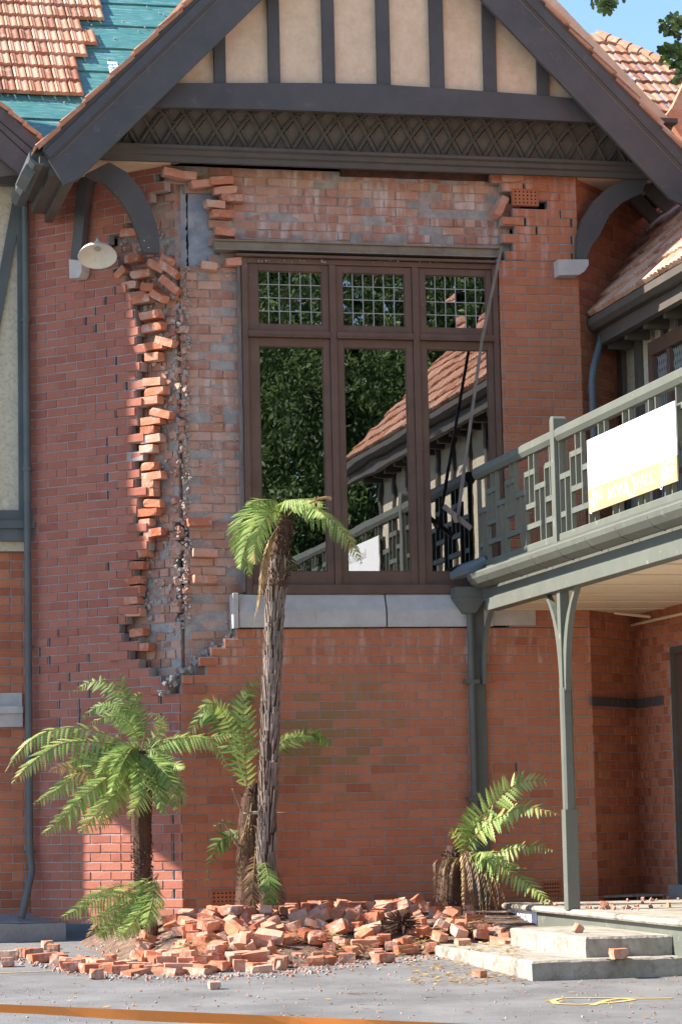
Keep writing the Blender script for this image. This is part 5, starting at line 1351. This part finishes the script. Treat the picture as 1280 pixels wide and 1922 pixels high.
LF([(258, 1370), (246, 1335), (232, 1300), (226, 1262)], .15, .2, m='fern_dark', droop=.1)
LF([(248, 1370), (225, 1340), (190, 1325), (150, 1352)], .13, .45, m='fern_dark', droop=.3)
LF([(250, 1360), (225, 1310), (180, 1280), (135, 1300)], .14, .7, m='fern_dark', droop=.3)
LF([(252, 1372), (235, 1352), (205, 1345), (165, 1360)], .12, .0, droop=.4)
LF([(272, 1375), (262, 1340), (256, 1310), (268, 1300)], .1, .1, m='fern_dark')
LF([(285, 1390), (300, 1370), (300, 1350), (262, 1330)], .09, -.1, shade=(.3, 1))
for k in range(16):
    a = rnd(-1, 1); ex = 264+a*rnd(60, 170)-25; ey = 1440+rnd(0, 90)-abs(a)*20; LF([(lerp(264, ex, .35), lerp(1400, ey, .1)), (lerp(264, ex, .75), lerp(1405, ey, .5)), (ex, ey)], rnd(.11, .16), rnd(-.9, .1), shade=(.0, .9), droop=.35, m=random.choice(('fern', 'fern', 'fern_dark')))
LF([(250, 1450), (225, 1500), (205, 1535), (180, 1560)], .12, -.55, m='dead', droop=.3)
LF([(230, 1440), (180, 1455), (120, 1440), (90, 1450)], .12, -.5, m='dead', droop=.4, shade=(.2, .7))
for k in range(7):
    a = rnd(-60, 60); LF([(264+a*.5, 1420+abs(a)*.1), (264+a*1.1, 1440), (264+a*1.6, 1470+rnd(0, 30)), (264+a*1.9, 1500+rnd(0, 40))], .14, rnd(-.8, -.1), shade=(0, .9))

# low clump at the foot
random.seed(52)
b2 = PY(285, 1700, -1.5); b2.z = bedz(b2.x, b2.y)
f2 = thing('fern', 'low bright green fern spilling over the kerb at the left foot of the heap', 'fern', b2)
trunk_fibre(f2, [b2, b2+V((0, 0, .12)), b2+V((0, 0, .2))], [.06, .05, .02], 60, .03, name='crown_stem')
def F2(pts, w_, Y0_=-1.6, dY=-.5, **k): fr_px(f2, pts, [Y0_+dY*i/(len(pts)-1) for i in range(len(pts))], w_, **k)
F2([(296, 1640), (240, 1672), (175, 1695), (110, 1725)], .15, droop=.35)
F2([(298, 1642), (258, 1682), (212, 1712), (160, 1732)], .15, droop=.4)
F2([(298, 1640), (268, 1690), (232, 1725), (200, 1752)], .17)
F2([(298, 1640), (280, 1690), (258, 1728), (230, 1758)], .17)
F2([(296, 1642), (288, 1680), (282, 1710), (272, 1742)], .17)
F2([(262, 1660), (222, 1690), (190, 1728), (160, 1765)], .1, m='dead')
F2([(290, 1655), (240, 1715), (200, 1745), (180, 1760)], .13, shade=(.1, .7))
F2([(250, 1660), (200, 1670), (165, 1690), (140, 1702)], .1)
F2([(292, 1650), (270, 1700), (240, 1745), (215, 1765)], .14, dY=-.8)

# tall fern
random.seed(53)
YT = -1.0
bt = PY(503, 1690, YT); bt.z = bedz(bt.x, bt.y)
f3 = thing('tree_fern', 'tall slender tree fern with ribbed grey trunk rising in front of the window', 'tree fern', bt, 'tree ferns in the bed below the window')
tp = [PY(x, y, YT) for x, y in ((503, 1700), (500, 1600), (503, 1500), (506, 1400), (509, 1300), (513, 1200), (518, 1100), (526, 1030), (537, 975))]
tr_ = [.095, .09, .088, .088, .088, .092, .096, .082, .055]
mb = MB(); mb.tube(tp, [r_*.8 for r_ in tr_], 14); o = mb.build('trunk', 'bark', f3)
mb = MB(); C = cat(tp, 100)
for k in range(1250):
    f = random.random(); i = int(f*92)+1; r_ = tr_[min(8, int(f*8))]*(.96); a = rnd(0, 6.28); d = V((math.cos(a), math.sin(a), 0)); ln = rnd(.1, .22); T = (C[min(i+3, 100)]-C[i]).normalized()
    p = C[i]+d*r_*.78; q = p+T*ln+d*rnd(.012, .03); w_ = rnd(.007, .014)
    if f > .86: continue
    mb.bar(p, q, w_, w_*.8, d, (rnd(0, 1), 0, 0))
sub(mb.build('stalk_stubs', 'stub', None), o)
trunk_fibre(f3, tp[-3:], [.1, .08, .06], 260, .05, name='crown_fibre')
c3 = (537, 972)
def TF(pts, w_, dY, **k): return fr_px(f3, [c3]+pts, [YT+dY*i/len(pts) for i in range(len(pts)+1)], w_, **k)
TF([(505, 958), (472, 985), (460, 1030), (469, 1086)], .2, -.35, droop=.35, n=30, face=(.1, -1, .5))
TF([(500, 950), (462, 968), (444, 1000), (440, 1045)], .19, -.1, droop=.4, n=30, face=(.3, -1, .6))
TF([(515, 960), (490, 985), (478, 1030), (480, 1060)], .17, -.6, droop=.4, face=(.2, -1, .4))
TF([(565, 948), (610, 968), (650, 1005), (681, 1062)], .19, -.25, droop=.45, n=32, face=(-.3, -1, .7))
TF([(530, 945), (545, 938), (580, 938), (612, 948)], .15, -.5, droop=.35, face=(0, -1, 1))
TF([(520, 942), (500, 938), (480, 940), (462, 950)], .13, -.3, droop=.4, face=(0, -1, 1))
TF([(560, 940), (585, 950), (600, 960), (612, 972)], .14, -.7, droop=.4, face=(0, -1, .8))
TF([(500, 962), (470, 1000), (455, 1045), (452, 1070)], .14, -.6, droop=.4)
TF([(508, 1010), (496, 1060), (486, 1120), (474, 1184)], .07, -.25, m='dead', droop=1.2, n=30)
TF([(505, 1020), (492, 1070), (488, 1120), (482, 1150)], .06, -.3, m='dead', droop=1.2, n=30)
mb = MB(); q = [PY(x, y, YT-.5) for x, y in ((580, 945), (598, 936), (612, 934), (622, 937))]; mb.tube(q, [.01, .012, .014, .016], 8)
for k in range(18): mb.lathe(PY(590+k*1.8, 936+rnd(-3, 3), YT-.5), [(.0001, -.008), (.01, 0), (.0001, .008)], 6)
mb.build('curled_frond_tip', 'dead', f3)

# middle fern behind the tall trunk
random.seed(54)
YM = -.55
bm_ = PY(468, 1695, YM); bm_.z = bedz(bm_.x, bm_.y)
f4 = thing('tree_fern', 'shaggy dark tree fern close behind the tall ribbed trunk', 'tree fern', bm_, 'tree ferns in the bed below the window')
trunk_fibre(f4, [bm_, PY(470, 1690, YM), PY(474, 1620, YM), PY(470, 1560, YM), PY(474, 1500, YM), PY(478, 1470, YM)], [.13, .14, .13, .12, .1, .05], 700, .06)
def MF(pts, w_, Ys, **k): return fr_px(f4, pts, Ys, w_, **k)
MF([(466, 1540), (462, 1460), (458, 1380), (456, 1290)], .2, [YM, YM-.1, YM-.1, YM-.1], droop=-.1, n=22, face=(0, -1, 0), base=.25)
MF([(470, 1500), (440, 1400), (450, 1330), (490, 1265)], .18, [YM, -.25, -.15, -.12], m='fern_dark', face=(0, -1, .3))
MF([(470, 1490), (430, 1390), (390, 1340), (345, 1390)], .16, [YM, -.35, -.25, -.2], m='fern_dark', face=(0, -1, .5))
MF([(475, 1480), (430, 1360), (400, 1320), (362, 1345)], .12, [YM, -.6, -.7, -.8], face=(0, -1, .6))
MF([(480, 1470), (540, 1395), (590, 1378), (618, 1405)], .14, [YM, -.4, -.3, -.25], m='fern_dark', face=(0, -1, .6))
MF([(490, 1440), (530, 1392), (560, 1385), (590, 1385)], .08, [YM, -.6, -.6, -.6])
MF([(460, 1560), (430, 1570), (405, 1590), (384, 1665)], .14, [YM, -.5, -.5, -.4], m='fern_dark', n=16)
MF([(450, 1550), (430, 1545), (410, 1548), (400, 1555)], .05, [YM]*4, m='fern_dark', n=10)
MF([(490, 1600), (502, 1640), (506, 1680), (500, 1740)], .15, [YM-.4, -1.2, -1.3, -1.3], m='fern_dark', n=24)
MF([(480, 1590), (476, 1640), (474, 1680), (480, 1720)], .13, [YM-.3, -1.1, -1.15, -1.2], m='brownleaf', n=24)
MF([(500, 1600), (516, 1640), (526, 1680), (532, 1715)], .09, [YM-.3, -1.0, -1.05, -1.1], m='brownleaf', n=24)
for k in range(9):
    a = rnd(-26, 30); MF([(472, 1500+rnd(0, 60)), (470+a*.6, 1560+rnd(-10, 20)), (470+a, 1620), (470+a*1.1, 1680)], .06, [YM-.1, YM-.2, YM-.25, YM-.25], m='brownleaf', droop=1, n=18)
for a, b in (((452, 1518), (436, 1482)), ((458, 1528), (486, 1524)), ((470, 1528), (538, 1526)), ((448, 1590), (418, 1540))):
    m_ = MB(); m_.tube([PY(*a, YM-.2), PY(*b, YM-.3)], [.012, .006], 7); m_.build('stalk', 'stub', f4)
# right fern
random.seed(55)
YRf = -.75
br_ = PY(850, 1700, YRf); br_.z = bedz(br_.x, br_.y)
f5 = thing('tree_fern', 'tree fern beside the downpipe at the right with fronds fanning to the post', 'tree fern', br_, 'tree ferns in the bed below the window')
trunk_fibre(f5, [br_, PY(842, 1690, YRf), PY(845, 1640, YRf), PY(852, 1590, YRf)], [.12, .12, .11, .06], 520, .06)
def RF(pts, w_, dY=-.6, **k): return fr_px(f5, [(865, 1612)]+pts, [YRf-.1+dY*i/len(pts) for i in range(len(pts)+1)], w_, **k)
RF([(895, 1545), (930, 1505), (975, 1470), (1040, 1464)], .21, -.7, face=(0, -1, .4), n=28, droop=.15)
RF([(900, 1560), (945, 1530), (990, 1515), (1050, 1530)], .19, -.9, face=(0, -1, .7), n=28, droop=.3)
RF([(885, 1570), (900, 1550), (920, 1540), (965, 1540)], .17, -.4, face=(0, -1, .6), droop=.4)
RF([(905, 1610), (950, 1598), (1000, 1588), (1042, 1598)], .15, -.8, face=(0, -1, .8), n=26, droop=.3)
RF([(905, 1612), (950, 1632), (995, 1662), (1036, 1700)], .2, -.9, face=(0, -1, .6), n=28, droop=.25)
RF([(890, 1605), (905, 1600), (935, 1612), (975, 1625)], .14, -.7, face=(0, -1, .8))
RF([(862, 1590), (856, 1570), (848, 1560), (842, 1572)], .08, -.3, m='fern', n=12)
RF([(868, 1580), (870, 1550), (880, 1530), (890, 1510)], .1, -.2, m='fern_dark')
for k in range(12):
    a = rnd(-10, 75); RF([(868+a*.4, 1605+rnd(-8, 8)), (872+a*.8, 1640), (872+a, 1680), (872+a*1.1+rnd(-8, 8), 1725)], .05, rnd(-.7, -.2), m=random.choice(('dead', 'brownleaf', 'brownleaf')), droop=1, n=18)
for k in range(8):
    a = rnd(-30, 10); RF([(850+a, 1610+rnd(0, 10)), (842+a*.9, 1640), (838+a*.8, 1690)], .045, rnd(-.4, -.1), m='brownleaf', droop=1, n=14)
# bundle of fallen stalk stubs
mb = MB(); random.seed(56)
for k in range(70):
    x = rnd(872, 945); y = lerp(1742, 1762, random.random()); q = PY(x, y, -2.0+rnd(-.15, .15)); q.z = bedz(q.x, q.y)+rnd(.02, .1); a = rnd(-.25, .35); L1 = V((math.cos(a), math.sin(a), rnd(-.1, .1)))*rnd(.06, .13); mb.bar(q, q+L1, .018, .014, (0, 0, 1), (rnd(0, 1), 0, 0))
tag(mb.build('stalk_bundle', 'stub', None), 'pile of grey fern stalk stubs lying between the right fern and the steps', 'fern stalks')
mb = MB(); c = PY(755, 1742, -2.0); c.z = bedz(c.x, c.y)+.2
for k in range(170):
    a = rnd(0, 6.28); b = rnd(-.3, 1.3); d = V((math.cos(a)*math.cos(b), math.sin(a)*math.cos(b), math.sin(b))); mb.tube([c+d*.04, c+d*rnd(.1, .2)+V((rnd(-.08, .08), 0, -.04))], [.008, .004], 5)
tag(mb.build('fern_crown_debris', 'bark', None), 'dark ball of broken fern crown lying in the brick heap', 'fern debris')

# ================================================================ SMALL THINGS
# wall lamp
lc = PL(183, 478, -.42); lp = thing('wall_lamp', 'white enamel shade lamp on an arm at the upper left of the broken wall', 'lamp', lc)
ax = V((.06, .5, 1)).normalized()
mb = MB(); mb.lathe(lc, [(.012, .125), (.03, .115), (.035, .09), (.1, .075), (.16, .03), (.183, -.01), (.187, -.02), (.183, -.02), (.155, .02), (.1, .06), (.035, .075)], 32, ax); mb.build('shade', 'enamel', lp, smooth=True)
mb = MB(); mb.lathe(lc, [(.001, .205), (.012, .2), (.014, .18), (.02, .165), (.03, .15), (.03, .118), (.001, .118)], 14, ax); mb.build('cap', 'enamel', lp, smooth=True)
mb = MB(); mb.tube([lc+ax*.15, PL(205, 462, -.2), PL(214, 466, -.02)], .011, 8); mb.build('arm', 'pipe', lp)
# broken cup-like insulators by the bracket
mb = MB()
for x, y in ((268, 455), (276, 468)): c = PY(x, y, -.1); mb.lathe(c, [(.001, -.02), (.015, -.01), (.02, .02), (.012, .035), (.001, .03)], 10, (.4, -.6, .6))
tag(mb.build('insulator', 'white', None), 'two small white broken insulators dangling at the tip of the curved bracket', 'insulator')
# hazard tape
mb = MB(); n = 30; vs = []
for i in range(n+1):
    x = lerp(-120, 1300, i/n); y = 1886+(x/1280)*54
    q = CAM+ray(x, y)*12.0; q2 = q+V((0, .008*math.sin(i*.7), -.043+.006*math.sin(i*.5)))
    vs += [q, q2]
mb.add(vs, [(2*i, 2*i+1, 2*i+3, 2*i+2) for i in range(n)]); o = mb.build('barrier_tape', 'tape', normals=False); tag(o, 'orange barrier tape stretched across the driveway in the foreground', 'tape')

# ---- overhanging twig at top right, a real branch reaching in from a tree outside the frame
def leafy(name, label, cat_, tr0, crowns, trunk, nleaf, ls, mcol='tree', seed=1, grp=None):
    random.seed(seed); t = thing(name, label, cat_, tr0, grp)
    mb = MB()
    for pts, rr in trunk: mb.tube(pts, rr, 9)
    mb.build('trunk', 'bark', t)
    mb = MB()
    clumps = []
    for c, r_, k in crowns:
        for i in range(k):
            while True:
                p = V((rnd(-1, 1), rnd(-1, 1), rnd(-1, 1)))
                if .35 < p.length < 1: break
            clumps.append((V(c)+V((p.x*r_[0], p.y*r_[1], p.z*r_[2])), random.random()))
    for c, sh in clumps:
        for j in range(nleaf):
            q = V((random.gauss(0, .22), random.gauss(0, .22), random.gauss(0, .17))); p = c+q
            d = V((rnd(-1, 1), rnd(-1, 1), rnd(-1.4, .1))).normalized(); s_ = d.cross(V((rnd(-1, 1), rnd(-1, 1), rnd(-1, 1)))).normalized(); L1 = ls*rnd(.7, 1.3)
            mb.add([p, p+d*L1*.5+s_*L1*.2, p+d*L1, p+d*L1*.5-s_*L1*.2], [(0, 1, 2, 3)], (min(1, max(0, sh*.6+rnd(0, .4))), 0, 0))
    mb.build('crown', mcol, t, normals=False); return t
leafy('tree', 'dense evergreen tree across the driveway, seen as dark foliage in the window', 'tree', (6, -19, gz(-19)), [((6, -20, 7.5), (4.6, 3.2, 6.5), 620), ((2.2, -23, 7), (2.6, 2.6, 6.5), 420), ((10, -17, 8), (4, 3, 6.5), 260)], [([(6, -19, gz(-19)), (6.1, -19, 4), (6, -19, 9)], [.35, .28, .1]), ([(6, -19, 3), (3.5, -21.5, 6)], [.2, .06])], 150, .12, seed=61)
leafy('tree', 'second taller evergreen tree farther back, closing the gaps of the first in the window reflection', 'tree', (7, -30, gz(-30)), [((7, -31, 10), (9, 3, 10), 900)], [([(7, -30, gz(-30)), (7, -30, 6), (7, -31, 12)], [.45, .35, .1])], 70, .5, seed=62)
# branch at the top right
random.seed(63)
bt0 = PY(1330, -60, -6); tw = thing('tree_branch', 'dark leafy twigs of an overhanging tree against the blue sky at top right', 'branch', bt0)
mb = MB(); mbl_ = MB()
for pts in (((1400, 40), (1320, 60), (1276, 62), (1245, 42)), ((1320, 60), (1285, 90), (1268, 118)), ((1380, -40), (1250, -30), (1160, -12), (1110, -4)), ((1160, -12), (1140, 0), (1141, 12)), ((1320, 60), (1280, 40), (1262, 30)), ((1290, 80), (1262, 92), (1250, 98)), ((1300, 100), (1284, 125), (1278, 145))):
    q = [PY(x, y, -6+rnd(-.3, .3)) for x, y in pts]; mb.tube(q, [.012*(1-.6*i/len(q)) for i in range(len(q))], 6)
    C = cat(q, 16)
    for i in range(3, 17):
        for s in range(4):
            d = V((rnd(-1, .6), rnd(-.4, .4), rnd(-1, .4))).normalized(); p = C[i]; L1 = rnd(.05, .1); s_ = d.cross(V((0, 1, 0))+V((rnd(-.5, .5), 0, rnd(-.5, .5)))).normalized(); vs = [p]; m = 6; 
            for k in range(1, m): f = k/m; ww = L1*.3*math.sin(f*3.0)*(1 if k % 2 else .62); vs += [p+d*L1*f+s_*ww, p+d*L1*f-s_*ww]
            vs.append(p+d*L1); fs = [(0, 1, 2)]+[(2*k-1, 2*k+1, 2*k+2, 2*k) for k in range(1, m-1)]+[(2*m-3, 2*m-1, 2*m-2)]
            mbl_.add(vs, fs, (rnd(0, .6), 0, 0))
mb.build('twigs', 'bark', tw); mbl_.build('leaves', 'tree', tw, normals=False)
bpy.context.view_layer.update()
